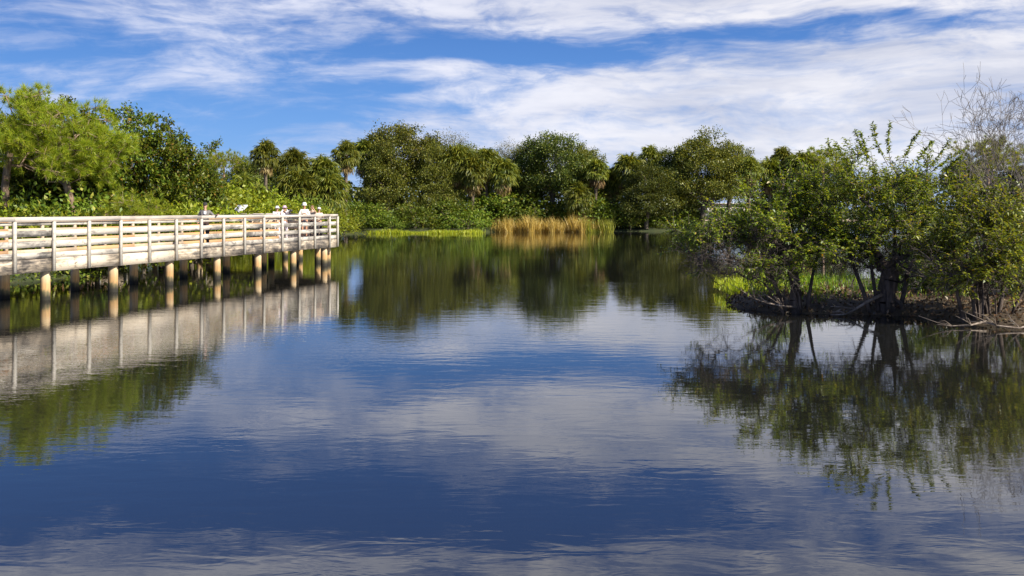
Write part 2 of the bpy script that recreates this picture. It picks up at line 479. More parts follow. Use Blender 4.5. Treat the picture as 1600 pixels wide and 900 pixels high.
def grid_ground():
    xs = np.concatenate([np.linspace(-1500, -90, 12)[:-1], np.arange(-90, 100, 1.5), np.linspace(100, 1500, 12)[1:]])
    ys = np.concatenate([np.linspace(-300, -60, 5)[:-1], np.arange(-60, 190, 1.5), np.geomspace(190, 3500, 14)[1:]])
    X, Y = np.meshgrid(xs, ys)
    d = poly_sdf(X + .8 * vnoise(X * 2, Y * 2, 1), Y + .8 * vnoise(X * 2, Y * 2, 2), POND)
    Z = np.where(d > 0, .55 * (1 - np.exp(-d / 1.6)) + .10 * vnoise(X, Y, 4) * np.clip(d / 4, 0, 1) - .02, np.maximum(d * .35, -.8))
    V = np.stack([X, Y, Z], -1).reshape(-1, 3)
    nx, ny = len(xs), len(ys)
    i = np.arange((ny - 1) * nx).reshape(ny - 1, nx)[:, :-1].ravel()
    Q = np.stack([i, i + 1, i + nx + 1, i + nx], 1)
    o = obj('ground', np_mesh('ground', V, [Q]), M['ground'], smooth=True)
    tag(o, 'grassy banks and flat land around the pond', kind='structure')

def isle_z(X, Y):
    d = -poly_sdf(np.asarray(X, float), np.asarray(Y, float), ISLE)
    return np.where(d > 0, .20 * (1 - np.exp(-d / .30)) + .16 * np.clip(d / 3, 0, 1), np.maximum(d * .5, -.7)) + .03 * vnoise(np.asarray(X) * 4, np.asarray(Y) * 4, 3)

def island_ground():
    xs = np.arange(4, 29.5, .2); ys = np.arange(20.5, 40, .2)
    X, Y = np.meshgrid(xs, ys)
    Xj = X + .12 * vnoise(X * 5, Y * 5, 7); Yj = Y + .12 * vnoise(X * 5, Y * 5, 9)
    Z = isle_z(Xj, Yj)
    V = np.stack([X, Y, Z], -1).reshape(-1, 3)
    nx, ny = len(xs), len(ys)
    i = np.arange((ny - 1) * nx).reshape(ny - 1, nx)[:, :-1].ravel()
    Q = np.stack([i, i + 1, i + nx + 1, i + nx], 1)
    keep = (Z.reshape(-1)[Q] > -.68).any(1)
    o = obj('island', np_mesh('island', V, [Q[keep]]), M['island'], smooth=True)
    tag(o, 'low muddy island in the pond', kind='structure')

def water_plane():
    me = np_mesh('water', np.array([(-400, -200, 0), (400, -200, 0), (400, 190, 0), (-400, 190, 0)], float), [np.array([[0, 1, 2, 3]])])
    tag(obj('water', me, M['water']), 'still dark pond water mirroring the sky', kind='structure')

def sand_path():
    xs = np.linspace(29, 75, 24)
    V = []
    for x in xs:
        y0 = 170 + 3 * math.sin(x * .3); V += [(x, y0, .66), (x, y0 + 26 + 2 * math.sin(x * .5), .70)]
    Q = [[2 * i, 2 * i + 2, 2 * i + 3, 2 * i + 1] for i in range(len(xs) - 1)]
    tag(obj('path', np_mesh('path', np.array(V), [np.array(Q)]), M['sand']), 'pale sandy path on the far right bank', kind='structure')

grid_ground(); island_ground(); water_plane(); sand_path()

# ------------------------------------------------------------------ boardwalk
DECK_Z = 1.33
BW = empty('boardwalk', (-14.77, 28.40, 0), math.atan2(.9613, .2755))
tag(BW, 'long weathered wooden boardwalk with plank railings standing on piles over the pond', 'boardwalk')
U = Vector((.2755, .9613)); NRM = Vector((-.9613, .2755))
def bw(s, y, z=0.0):
    p = Vector((-14.77, 28.40)) + U * s + NRM * y
    return (p.x, p.y, z)

rb = random.Random(5)
def frame(s, y, deg):
    return Matrix.Translation((s, y, 0)) @ Matrix.Rotation(R(deg), 4, 'Z')

def rail_run(origin, deg, length, spacing=1.564, side=-1, first=0.0, mats=('rail', 'post', 'cap'), fascia=True, last=True):
    """one straight railing; local X runs along it, side=-1 puts the posts on the -Y face (outside)"""
    mr, mp, mc = (M[k] for k in mats)
    Fm = frame(*origin, deg)
    n = int(round(length / spacing)); sp = length / max(n, 1)
    xs = [i * sp for i in range(n + 1)]
    if not last: xs = xs[:-1]
    if first: xs = xs[1:]
    # posts
    for x in xs:
        b = MB()
        j = rb.uniform(-.008, .008)
        b.box(-.045, .045, -.045, .045, .93 + rb.uniform(-.02, .02), 2.452)
        o = b.build('post', mp, BW)
        o.matrix_parent_inverse = Matrix()
        o.matrix_local = Fm @ Matrix.Translation((x, side * .075, 0)) @ Matrix.Rotation(j * 1.3, 4, 'Y')
    # rows of boards, one plank per bay or two
    rows = [(2.330, 2.430), (2.00, 2.190), (1.66, 1.850), (1.325, 1.505)]
    def planks(z0, z1, th, y0, name, m, every):
        b = MB(); x = 0.0
        while x < length - .01:
            e = min(length, x + sp * every)
            if length - e < .3: e = length
            dz = rb.uniform(-.008, .008); dy = rb.uniform(-.004, .004)
            b.box(x + .003, e - .003, y0 + dy, y0 + th + dy, z0 + dz, z1 + dz + rb.uniform(-.006, .006)); x = e
        o = b.build(name, m, BW); o.matrix_local = Fm
        return o
    for (z0, z1) in rows: planks(z0, z1, .036, -.018, 'rail_board', mr, 2)
    planks(2.455, 2.572, .15, -.10 if side < 0 else -.05, 'rail_cap', mc, 3)
    if fascia: planks(.90, 1.305, .05, -.022, 'fascia_board', M['fascia'], 2)

def deck_slab(poly, name='deck'):
    """planked deck: a slab cut into boards across the walk"""
    b = MB()
    b.V.append(np.array([(x, y, z) for z in (1.27, DECK_Z) for (x, y) in poly])); k = len(poly); b.n += 2 * k
    me = bpy.data.meshes.new(name)
    bm = bmesh.new()
    top = [bm.verts.new((x, y, DECK_Z)) for (x, y) in poly]; bot = [bm.verts.new((x, y, 1.25)) for (x, y) in poly]
    bm.faces.new(top); bm.faces.new(bot[::-1])
    for i in range(k): bm.faces.new([bot[i], bot[(i + 1) % k], top[(i + 1) % k], top[i]])
    bmesh.ops.recalc_face_normals(bm, faces=bm.faces[:])
    bm.to_mesh(me); bm.free()
    return obj(name, me, M['deck'], BW)

S0, S1 = -14.1, 21.2
W1 = 2.0
W2 = 3.0
L2 = 10.5
c45 = math.sqrt(.5)
left2 = (S1 + (-.17 - W2) * c45, W1)                        # inner corner of the bend
end_r = (S1 + L2 * c45, L2 * c45)                            # far right corner
W3DEG = 107.0
d3 = (math.cos(R(W3DEG)), math.sin(R(W3DEG)))
n3_ = (-d3[1], d3[0])
W3 = 2.2
# the near rail of the third leg is parallel to its far rail, W3 nearer the camera
def isect(p, d, q, e):
    det = d[0] * -e[1] + e[0] * d[1]
    t_ = ((q[0] - p[0]) * -e[1] + e[0] * (q[1] - p[1])) / det
    return (p[0] + d[0] * t_, p[1] + d[1] * t_), t_
near3 = (end_r[0] + n3_[0] * W3, end_r[1] + n3_[1] * W3)
in3, t2 = isect(left2, (c45, c45), near3, d3)
L3 = 16.0
far3 = (end_r[0] + d3[0] * L3, end_r[1] + d3[1] * L3)
nfar3 = (far3[0] + n3_[0] * W3, far3[1] + n3_[1] * W3)

deck_slab([(S0, 0.03), (S1 - .02, 0.03), (end_r[0] - .02, end_r[1] + .02), far3, nfar3, in3, left2, (S0, W1 - .03)])
S_START = -9 * 1.564
rail_run((S_START, 0), 0, 22 * 1.564, last=True)                                    # to post 13
rail_run((13 * 1.564, 0), 0, S1 - 13 * 1.564, first=1)
rail_run((S1, 0), 45, L2, mats=('inner', 'inner', 'cap'), first=1)
rail_run((S_START + .5, W1), 0, left2[0] - S_START - .5, side=1, mats=('inner', 'inner', 'cap'), fascia=False)
rail_run(left2, 45, t2, side=1, mats=('inner', 'inner', 'cap'), first=1, fascia=False)
rail_run(end_r, W3DEG, L3, mats=('inner', 'post', 'cap'), first=1)
rail_run(in3, W3DEG, L3 * .95, side=1, mats=('inner', 'post', 'cap'), first=1, fascia=False)

# piles and beams under the deck
rp = random.Random(11)
def pile(s, y, top=1.13):
    b = MB()
    r = .155 + rp.uniform(-.012, .012)
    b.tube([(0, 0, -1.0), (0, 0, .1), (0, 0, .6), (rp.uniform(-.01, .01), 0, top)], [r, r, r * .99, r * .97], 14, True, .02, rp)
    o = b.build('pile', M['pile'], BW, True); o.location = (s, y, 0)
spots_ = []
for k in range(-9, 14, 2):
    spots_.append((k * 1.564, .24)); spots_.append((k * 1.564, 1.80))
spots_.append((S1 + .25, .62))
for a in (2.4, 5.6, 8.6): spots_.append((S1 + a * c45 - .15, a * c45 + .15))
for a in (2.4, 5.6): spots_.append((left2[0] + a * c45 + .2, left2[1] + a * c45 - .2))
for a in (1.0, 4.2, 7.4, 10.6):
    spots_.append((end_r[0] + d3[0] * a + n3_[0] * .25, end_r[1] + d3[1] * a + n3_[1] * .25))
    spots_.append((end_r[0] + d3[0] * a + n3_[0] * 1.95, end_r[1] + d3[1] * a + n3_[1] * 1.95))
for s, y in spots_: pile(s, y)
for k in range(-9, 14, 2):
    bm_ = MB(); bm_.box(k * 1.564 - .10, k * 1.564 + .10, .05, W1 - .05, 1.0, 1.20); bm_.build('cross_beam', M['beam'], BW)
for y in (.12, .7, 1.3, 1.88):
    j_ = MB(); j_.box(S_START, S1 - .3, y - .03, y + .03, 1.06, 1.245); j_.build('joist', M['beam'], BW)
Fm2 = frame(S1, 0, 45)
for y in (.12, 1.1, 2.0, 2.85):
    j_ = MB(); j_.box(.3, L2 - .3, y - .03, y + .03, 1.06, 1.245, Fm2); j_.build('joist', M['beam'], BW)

# ------------------------------------------------------------------ foliage engines

def rand_dirs(rng, n):
    return unit(rng.normal(size=(n, 3)))

def leaf_quads(P, D, N, L, Wd, droop=.12, fold=.10):
    """kite shaped, slightly folded leaves; every array has one row per leaf"""
    L = np.broadcast_to(L, (len(P),))[:, None]; Wd = np.broadcast_to(Wd, (len(P),))[:, None]
    D = unit(D); Sd = unit(np.cross(D, N)); N = np.cross(Sd, D)
    a = P
    b = P + D * L * .45 + Sd * Wd * .5 + N * L * fold
    c = P + D * L - N * L * droop
    d = P + D * L * .45 - Sd * Wd * .5 + N * L * fold
    V = np.stack([a, b, c, d], 1).reshape(-1, 3)
    Q = np.arange(len(P) * 4).reshape(-1, 4)
    return V, Q

def blades(P, D, L, Wd, bend, rng):
    """thin upright blades of two joints"""
    n = len(P)
    L = np.broadcast_to(L, (n,))[:, None]; Wd = np.broadcast_to(Wd, (n,))[:, None]
    a = rng.uniform(0, 2 * np.pi, n)
    Sd = np.stack([np.cos(a), np.sin(a), 0 * a], 1)
    mid = P + D * L * .55
    tip = P + D * L + bend * L
    V = np.stack([P - Sd * Wd * .5, P + Sd * Wd * .5, mid + Sd * Wd * .45, mid - Sd * Wd * .45, tip], 1).reshape(-1, 3)
    i = np.arange(n)[:, None] * 5
    return V, i + np.array([[0, 1, 2, 3]]), i + np.array([[3, 2, 4]])

def frustums(A, B, ra, rb_, k=5):
    """tapered tubes for many edges at once"""
    A = np.asarray(A, float); B = np.asarray(B, float); n = len(A)
    d = unit(B - A)
    ref = np.where(np.abs(d[:, 2:3]) < .9, np.array([[0, 0, 1.]]), np.array([[1., 0, 0]]))
    x = unit(np.cross(d, ref)); y = np.cross(d, x)
    an = np.arange(k) * 2 * np.pi / k
    ring = x[:, None, :] * np.cos(an)[None, :, None] + y[:, None, :] * np.sin(an)[None, :, None]
    Va = A[:, None, :] + ring * np.asarray(ra)[:, None, None]
    Vb = B[:, None, :] + ring * np.asarray(rb_)[:, None, None]
    V = np.concatenate([Va, Vb], 1).reshape(-1, 3)
    j = np.arange(k); j2 = (j + 1) % k
    q = np.stack([j, j2, j2 + k, j + k], 1)
    Q = (np.arange(n)[:, None, None] * 2 * k + q[None]).reshape(-1, 4)
    return V, Q

def grow(rng, trunk, tips, sub=3, wig=.10, arch=.15, bias=.35):
    """joins every tip to the nearest suitable node of the growing skeleton; returns nodes, parents, descendant tip counts"""
    nodes = [np.array(p, float) for p in trunk]; par = [-1] + list(range(len(trunk) - 1))
    plen = [0.0]
    for i in range(1, len(trunk)): plen.append(plen[-1] + np.linalg.norm(nodes[i] - nodes[i - 1]))
    base = nodes[len(trunk) // 2]
    order = np.argsort(np.linalg.norm(tips - nodes[len(trunk) - 1], axis=1))
    lo = max(1, int(len(trunk) * .35))
    for ti in order:
        c = tips[ti]
        arr = np.array(nodes[lo:]); pl = np.array(plen[lo:])
        cost = np.linalg.norm(arr - c, axis=1) + bias * pl + np.where(arr[:, 2] > c[2] + .3, .6, 0)
        pi = int(np.argmin(cost)) + lo
        p = nodes[pi]; L = np.linalg.norm(c - p)
        last = pi
        for k in range(1, sub + 1):
            f = k / sub
            q = p + (c - p) * f + (rng.normal(size=3) * wig * L * (0 if k == sub else 1)) + np.array([0, 0, arch * L * math.sin(math.pi * f) * .6])
            nodes.append(q); par.append(last); plen.append(plen[last] + np.linalg.norm(q - nodes[last])); last = len(nodes) - 1
    cnt = np.zeros(len(nodes))
    par = np.array(par)
    isleaf = np.ones(len(nodes), bool); isleaf[par[par >= 0]] = False
    cnt[isleaf] = 1
    for i in range(len(nodes) - 1, 0, -1): cnt[par[i]] += cnt[i]
    return np.array(nodes), par, cnt

def wood_mesh(name, nodes, par, cnt, rtip, rtrunk, k=5, power=.5, flare=0.0, extra=None):
    r = rtip * np.maximum(cnt, 1) ** power
    r = r * (rtrunk / r[0]) ** (np.log(np.maximum(cnt, 1)) / np.log(cnt[0]))
    i = np.where(par >= 0)[0]
    A, B = nodes[par[i]], nodes[i]
    ra = np.minimum(r[par[i]], r[i] * 1.5); rb_ = r[i]
    first = par[i] == 0
    ra = np.where(first, ra * (1 + flare), ra)
    V, Q = frustums(A, B, ra, rb_, k)
    if extra is not None:
        V2, Q2 = extra
        Q = np.concatenate([Q, Q2 + len(V)]); V = np.concatenate([V, V2])
    return np_mesh(name, V, [Q])

def crown_tips(rng, n, c, rad, inner=.55, zcut=-.55, lump=.18):
    """points through an uneven ellipsoidal shell"""
    out = []
    ph = rng.uniform(0, 6.28, 6)
    while len(out) < n:
        d = unit(rng.normal(size=3)); 
        if d[2] < zcut: continue
        f = 1 + lump * (math.sin(3 * math.atan2(d[1], d[0]) + ph[0]) * .5 + math.sin(5 * d[2] + ph[1]) * .5 + math.sin(4 * d[0] + ph[2]) * .6)
        r = (inner + (1 - inner) * rng.random() ** .7) * f
        out.append(np.array(c) + d * np.array(rad) * r)
    return np.array(out)

def clump_leaves(rng, tips, per, spread, L, Wd, center, out=.5, up=.35, flat=.6):
    n = len(tips) * per
    P0 = np.repeat(tips, per, 0)
    sc = np.repeat(rng.uniform(.65, 1.35, (len(tips), 1)), per, 0)
    off = rng.normal(size=(n, 3)) * np.array([spread, spread, spread * flat]) * sc
    P = P0 + off
    D = unit(off) * .6 + unit(P - np.array(center)) * out + rng.normal(size=(n, 3)) * .55 + np.array([0, 0, -.12])
    N = rng.normal(size=(n, 3)) * .7 + np.array([0, 0, up]) + unit(P - np.array(center)) * .6
    return leaf_quads(P, D, N, L * rng.uniform(.7, 1.3, n), Wd * rng.uniform(.7, 1.3, n))

def tree_thing(name, loc, label, cat, group=None, rz=0.0):
    o = empty(name, loc, rz); tag(o, label, cat, group); return o

# prototypes hold (part name, mesh, materials); every tree is its own Empty with its own part objects
def place(proto, name, loc, rz, scale, label, cat, group=None, mats=None):
    t_ = tree_thing(name, loc, label, cat, group, rz)
    t_.scale = scale if isinstance(scale, tuple) else (scale,) * 3
    for (pn, me, mm) in proto:
        o = bpy.data.objects.new(pn, me)
        if not me.materials: me.materials.append(mm)
        link(o, t_)
        if mats and pn in mats:
            o.material_slots[0].link = 'OBJECT'; o.material_slots[0].material = mats[pn]
    return t_

def oak_proto(seed, H=11.0, rad=(5.0, 4.6, 3.9), zc=7.0, ntips=170, per=170, leaf=.22, droop=0.0, spread=.47, mat='oak', zcut=-.75):
    rng = np.random.default_rng(seed)
    tips = crown_tips(rng, ntips, (0, 0, zc), rad, .45, zcut, .22)
    if droop:
        rr = np.hypot(tips[:, 0], tips[:, 1]) / rad[0]
        tips[:, 2] -= droop * rr ** 2
    tips[:, 2] = np.maximum(tips[:, 2], .7)
    trunk = [(0, 0, -.3), (.1, .05, 1.0), (.2, -.1, 2.2), (.1, .1, 3.4), (0, .2, 4.6)]
    nodes, par, cnt = grow(rng, trunk, tips, 3, .09, .2)
    wood = wood_mesh('trunk', nodes, par, cnt, .02, .34, 6)
    V, Q = clump_leaves(rng, tips, per, spread, leaf, leaf * .62, (0, 0, zc - 1))
    return [('trunk', wood, M['bark']), ('crown', np_mesh('crown', V, [Q]), M[mat])]

def palm_proto(seed, H=8.0, nf=74, nd=18, R_=1.75, skirt=False):
    rng = np.random.default_rng(seed)
    lean = rng.uniform(-.25, .25, 2)
    pts = [(lean[0] * f * f, lean[1] * f * f, H * f - .2 * (f == 0)) for f in np.linspace(0, 1, 8)]
    tb = MB(); tb.tube(pts, [.24, .19, .175, .17, .17, .18, .20, .22], 9, True, .06, random.Random(seed))
    top = np.array(pts[-1])
    def fans(n, elo, ehi, dead):
        P, D, N, L, Wd = [], [], [], [], []
        sA, sB = [], []
        for i in range(n):
            az = i * 2.39996 + rng.uniform(-.3, .3)
            f = (i + .5) / n
            e = math.radians(elo + (ehi - elo) * f + rng.uniform(-9, 9))
            d = np.array([math.cos(az) * math.cos(e), math.sin(az) * math.cos(e), math.sin(e)])
            pl = R_ * rng.uniform(.36, .60) * (.8 if dead else 1)
            b0 = top + np.array([0, 0, rng.uniform(-.35, .1)]) - np.array([0, 0, .4 if dead else 0])
            hub = b0 + d * pl - np.array([0, 0, .10 * pl])
            sA.append(b0); sB.append(hub)
            side = unit(np.cross(d, [0, 0, 1.]) + rng.normal(size=3) * .15)
            nn = np.cross(side, d)
            k = 15 if dead else 21
            spanA = 60 if dead else 112
            for a in np.radians(np.linspace(-spanA, spanA, k)):
                dd = d * math.cos(a) + side * math.sin(a) + nn * (.10 * math.cos(a)) + np.array([0, 0, -.22 - (.3 if dead else 0)])
                P.append(hub); D.append(dd); N.append(nn + side * rng.uniform(-.8, .8))
                L.append(R_ * .54 * (.72 + .28 * math.cos(a)) * rng.uniform(.8, 1.08)); Wd.append(.11 if not dead else .085)
        P, D, N, L, Wd = (np.array(q) for q in (P, D, N, L, Wd))
        D = unit(D)
        mid = P + D * L[:, None] * .52
        hang = D * .55 + rng.normal(size=D.shape) * .14 + [0, 0, -.62]
        P = np.concatenate([P, mid]); D = np.concatenate([D, hang]); N = np.concatenate([N, N + rng.normal(size=N.shape) * .3])
        L = np.concatenate([L * .72, L * .62]); Wd = np.concatenate([Wd, Wd * .75])
        V, Q = leaf_quads(P, D, N, L, Wd, .16, .03)
        V2, Q2 = frustums(sA, sB, np.full(n, .022), np.full(n, .012), 3)
        return np_mesh('fronds', np.concatenate([V, V2]), [np.concatenate([Q, Q2 + len(V)])])
    live = fans(nf, -52, 86, False)
    parts = [('trunk', tb.mesh('trunk'), M['palm_bark']), ('fronds', live, M['palm'])]
    if nd: parts.append(('dead_fronds', fans(nd, -82, -38, True), M['dead_palm']))
    return parts

def pine_proto(seed, H=6.5, rad=(3.0, 2.8, 2.3), zc=4.6, puffs=46, tufts=11, needles=46, ln=.30, base=(0, 0), lean=(0, 0), spread=.42, zcut=-.5, nw=.016):
    rng = np.random.default_rng(seed)
    tips = crown_tips(rng, puffs, (lean[0], lean[1], zc), rad, .5, zcut, .25)
    trunk = [(0, 0, -.3)] + [(lean[0] * f ** 1.4 + .18 * math.sin(5 * f + seed), lean[1] * f, zc * 1.12 * f) for f in (.2, .4, .58, .75, .9, 1.0)]
    nodes, par, cnt = grow(rng, trunk, tips, 4, .10, -.05)
    n = puffs * tufts
    T = np.repeat(tips, tufts, 0) + rng.normal(size=(n, 3)) * np.array([spread, spread, spread * .75])
    tw = np.repeat(tips, tufts, 0)
    V2, Q2 = frustums(tw, T, np.full(n, .014), np.full(n, .006), 3)
    wood = wood_mesh('trunk', nodes, par, cnt, .016, .16, 6, extra=(V2, Q2))
    ax = unit(unit(T - tw) * .6 + unit(T - np.array([lean[0], lean[1], zc - 1.0])) + np.array([0, 0, .5]))
    m = n * needles
    P = np.repeat(T, needles, 0) + rng.normal(size=(m, 3)) * .03
    D = unit(np.repeat(ax, needles, 0) * .75 + rng.normal(size=(m, 3)) * .62)
    L = ln * rng.uniform(.7, 1.15, m)[:, None]
    Sd = unit(np.cross(D, rng.normal(size=(m, 3)))) * nw
    a, b, c = P - Sd * .5, P + Sd * .5, P + D * L - np.array([0, 0, .06]) * L
    V = np.stack([a, b, c], 1).reshape(-1, 3)
    me = np_mesh('needles', V, [np.arange(m * 3).reshape(-1, 3)])
    return [('trunk', wood, M['pine_bark']), ('needles', me, M['pine'])]

def shrub_proto(seed, rad=(2.2, 1.6, 1.5), H=1.5, ntips=46, per=58, leaf=.20, lw=.10, spread=.34, mat='shrub'):
    rng = np.random.default_rng(seed)
    tips = crown_tips(rng, ntips, (0, 0, H * .62), rad, .4, -.45, .25)
    tips[:, 2] = np.maximum(tips[:, 2], .18)
    nodes, par, cnt = grow(rng, [(0, 0, -.2), (.05, 0, .15), (.1, .05, .35)], tips, 3, .12, .15)
    wood = wood_mesh('stems', nodes, par, cnt, .010, .08, 4)
    V, Q = clump_leaves(rng, tips, per, spread, leaf, lw, (0, 0, H * .3), .5, .5)
    return [('stems', wood, M['bark']), ('leaves', np_mesh('leaves', V, [Q]), M[mat])]

def X(px, D): return (px - 800) / F * D
def Z(py, D): return EYE - (py - 326) / F * D

rq = random.Random(77)
# ------------------------------------------------------------------ far bank: trees
OAK = [oak_proto(1), oak_proto(2, rad=(4.8, 4.4, 4.2), zc=6.8), oak_proto(3, rad=(5.6, 5.0, 4.4), zc=6.9, droop=2.6, ntips=200, zcut=-.9), oak_proto(4, rad=(4.2, 3.8, 4.6), zc=6.0, droop=1.5, zcut=-.95)]
OAK_TOP = [10.9, 11.0, 11.2, 10.6]
WISP = [oak_proto(8, rad=(3.2, 3.0, 3.4), zc=8.2, ntips=70, per=60, leaf=.18, spread=.6, mat='wisp')]
PALM = [palm_proto(21, 8.0), palm_proto(22, 7.0, 62, 30), palm_proto(23, 6.0, 80, 26, 2.05), palm_proto(24, 3.2, 66, 12, 1.9)]
PALM_TOP = [9.5, 8.5, 7.6, 4.7]
FPINE = [pine_proto(31, rad=(3.2, 3.0, 2.0), zc=7.0, puffs=40, tufts=9, needles=30, ln=.42, spread=.5, nw=.04)]

G_FAR = 'trees on the far bank'
def far_tree(kind, i, px, top, D, name, label, cat, wide=1.0, mats=None, gz=.5):
    protos, tops = {'oak': (OAK, OAK_TOP), 'palm': (PALM, PALM_TOP), 'wisp': (WISP, [11.6]), 'pine': (FPINE, [9.2])}[kind]
    h = Z(top, D) - gz
    s = h / tops[i]
    w = s * wide
    place(protos[i], name, (X(px, D), D, gz), rq.uniform(0, 6.28), (w, w, s), label, cat, G_FAR, mats)

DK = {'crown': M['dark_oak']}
far_tree('pine', 0, 350, 232, 98, 'pine_tree', 'small bright green pine beside the lone tall palm left of centre', 'tree', .8)
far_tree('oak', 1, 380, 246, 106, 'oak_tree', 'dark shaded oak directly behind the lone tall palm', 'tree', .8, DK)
far_tree('palm', 0, 415, 217, 96, 'palm_tree', 'lone tall cabbage palm with a bare trunk and a skirt of dead fronds', 'palm tree', 1.0)
far_tree('palm', 3, 384, 272, 90, 'palm_tree', 'short bright palm at the left foot of the lone tall palm', 'palm tree', 1.0)
far_tree('palm', 2, 457, 232, 100, 'palm_tree', 'bushy palm just right of the lone tall palm', 'palm tree', 1.0)
far_tree('palm', 3, 464, 262, 98, 'palm_tree', 'low palm below the bushy palm, right of the lone tall palm', 'palm tree', 1.1)
far_tree('palm', 2, 505, 243, 101, 'palm_tree', 'stout dark palm standing above the hatted people at the boardwalk end', 'palm tree', 1.05)
far_tree('palm', 3, 512, 268, 99, 'palm_tree', 'squat palm in the shade under the stout dark palm', 'palm tree', 1.1)
far_tree('palm', 0, 540, 218, 106, 'palm_tree', 'tall palm at the left edge of the big olive oak', 'palm tree', 1.0)
far_tree('palm', 1, 572, 214, 122, 'palm_tree', 'palm with drooping brown fronds tucked into the big olive oak', 'palm tree', 1.1)
far_tree('oak', 0, 628, 196, 126, 'oak_tree', 'big olive oak, tallest crown of the left half of the far bank', 'tree', 1.0)
far_tree('oak', 3, 605, 225, 121, 'oak_tree', 'leafy oak hanging low in front of the big olive oak', 'tree', .85)
far_tree('wisp', 0, 706, 203, 138, 'feathery_tree', 'thin greyish see-through crown behind and right of the big olive oak', 'tree', .8)
far_tree('palm', 2, 712, 226, 123, 'palm_tree', 'full palm left of the yellowish palm in the middle of the far bank', 'palm tree', 1.1)
far_tree('oak', 3, 680, 232, 122, 'oak_tree', 'shaggy oak with hanging foliage between the big olive oak and the palms', 'tree', .75)
far_tree('palm', 1, 760, 228, 123, 'palm_tree', 'yellowish palm in the middle of the far bank', 'palm tree', 1.15)
far_tree('wisp', 0, 793, 217, 138, 'feathery_tree', 'thin pale crown showing behind the yellowish middle palm', 'tree', .7)
far_tree('oak', 1, 862, 208, 126, 'oak_tree', 'wide dark oak with a rounded top behind the golden reeds', 'tree', .95, DK)
far_tree('oak', 0, 905, 226, 128, 'oak_tree', 'smaller oak at the right shoulder of the wide dark oak', 'tree', .7)
far_tree('palm', 1, 930, 245, 122, 'palm_tree', 'palm with many dead brown fronds above the right end of the golden reeds', 'palm tree', 1.1)
far_tree('palm', 3, 905, 285, 120, 'palm_tree', 'short palm with tan fronds low among the bushes behind the reeds', 'palm tree', 1.0)
far_tree('palm', 2, 982, 240, 124, 'palm_tree', 'dark palm in front of the left side of the grey green oak', 'palm tree', 1.05)
far_tree('palm', 0, 1017, 226, 127, 'palm_tree', 'tall palm poking out of the left shoulder of the grey green oak', 'palm tree', 1.0)
far_tree('oak', 2, 1098, 203, 126, 'oak_tree', 'large grey green oak with drooping foliage left of the island', 'tree', 1.0)
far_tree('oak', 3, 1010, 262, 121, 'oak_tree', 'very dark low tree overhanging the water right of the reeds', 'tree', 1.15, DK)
far_tree('palm', 1, 1170, 242, 124, 'palm_tree', 'golden palm at the right edge of the grey green oak', 'palm tree', 1.0)
far_tree('palm', 2, 1203, 246, 132, 'palm_tree', 'dark palm between the golden palm and the brown topped palm', 'palm tree', 1.0)
far_tree('palm', 0, 1224, 228, 134, 'palm_tree', 'brown topped palm, highest of the group left of the island crown', 'palm tree', 1.05)
far_tree('palm', 2, 1254, 237, 130, 'palm_tree', 'dark palm right of the brown topped palm', 'palm tree', 1.05)
far_tree('pine', 0, 1286, 228, 132, 'pine_tree', 'bright pine showing just over the left slope of the island crown', 'tree', .9)
far_tree('pine', 0, 1543, 212, 84, 'pine_tree', 'bright pine seen through the bare tree', 'tree', 1.0)
far_tree('palm', 2, 1500, 250, 92, 'palm_tree', 'dark palm behind the bare tree, left of the pine', 'palm tree', 1.2)
far_tree('palm', 1, 1592, 255, 96, 'palm_tree', 'palm at the right edge of the photo behind the bare tree', 'palm tree', 1.2)
far_tree('oak', 0, 1420, 268, 150, 'oak_tree', 'low distant oak glimpsed through the top of the island trees', 'tree', 1.0, DK)

far_tree('oak', 3, 320, 262, 108, 'oak_tree', 'olive tree closing the gap between the left thicket and the bright pine', 'tree', .9)
far_tree('oak', 1, 432, 254, 112, 'oak_tree', 'dark leafy tree filling the space behind the bushy palm', 'tree', .8, DK)
far_tree('palm', 2, 482, 258, 108, 'palm_tree', 'half hidden palm between the bushy palm and the stout dark palm', 'palm tree', 1.0)
far_tree('palm', 3, 400, 288, 88, 'palm_tree', 'lowest palm clump, right of the short bright palm', 'palm tree', 1.1)
far_tree('oak', 0, 735, 228, 132, 'oak_tree', 'olive oak rising between the full palm and the yellowish palm', 'tree', .9)
far_tree('palm', 2, 738, 243, 122, 'palm_tree', 'leafy palm pressed against the left side of the yellowish palm', 'palm tree', 1.1)
far_tree('palm', 2, 785, 246, 123, 'palm_tree', 'dark leafy palm pressed against the right side of the yellowish palm', 'palm tree', 1.1)
far_tree('oak', 3, 815, 234, 130, 'oak_tree', 'olive tree between the middle palms and the wide dark oak', 'tree', .8)
far_tree('oak', 2, 948, 262, 132, 'oak_tree', 'low olive tree in the dip of the skyline right of the wide dark oak', 'tree', .7)
far_tree('palm', 2, 955, 262, 126, 'palm_tree', 'palm in the dip of the skyline between the two large oaks', 'palm tree', 1.0)
far_tree('oak', 0, 1140, 226, 130, 'oak_tree', 'olive oak forming the right shoulder of the grey green oak', 'tree', .85)
far_tree('oak', 1, 1055, 232, 127, 'oak_tree', 'shaded oak filling the left half of the grey green oak', 'tree', .8, DK)
far_tree('oak', 3, 1230, 258, 136, 'oak_tree', 'dark tree under the brown topped palm', 'tree', 1.1, DK)
far_tree('oak', 1, 1300, 250, 140, 'oak_tree', 'dark tree behind the bright pine over the island crown', 'tree', .9, DK)
far_tree('oak', 3, 1545, 250, 98, 'oak_tree', 'dark tree behind the pine and the bare tree', 'tree', 1.2, DK)

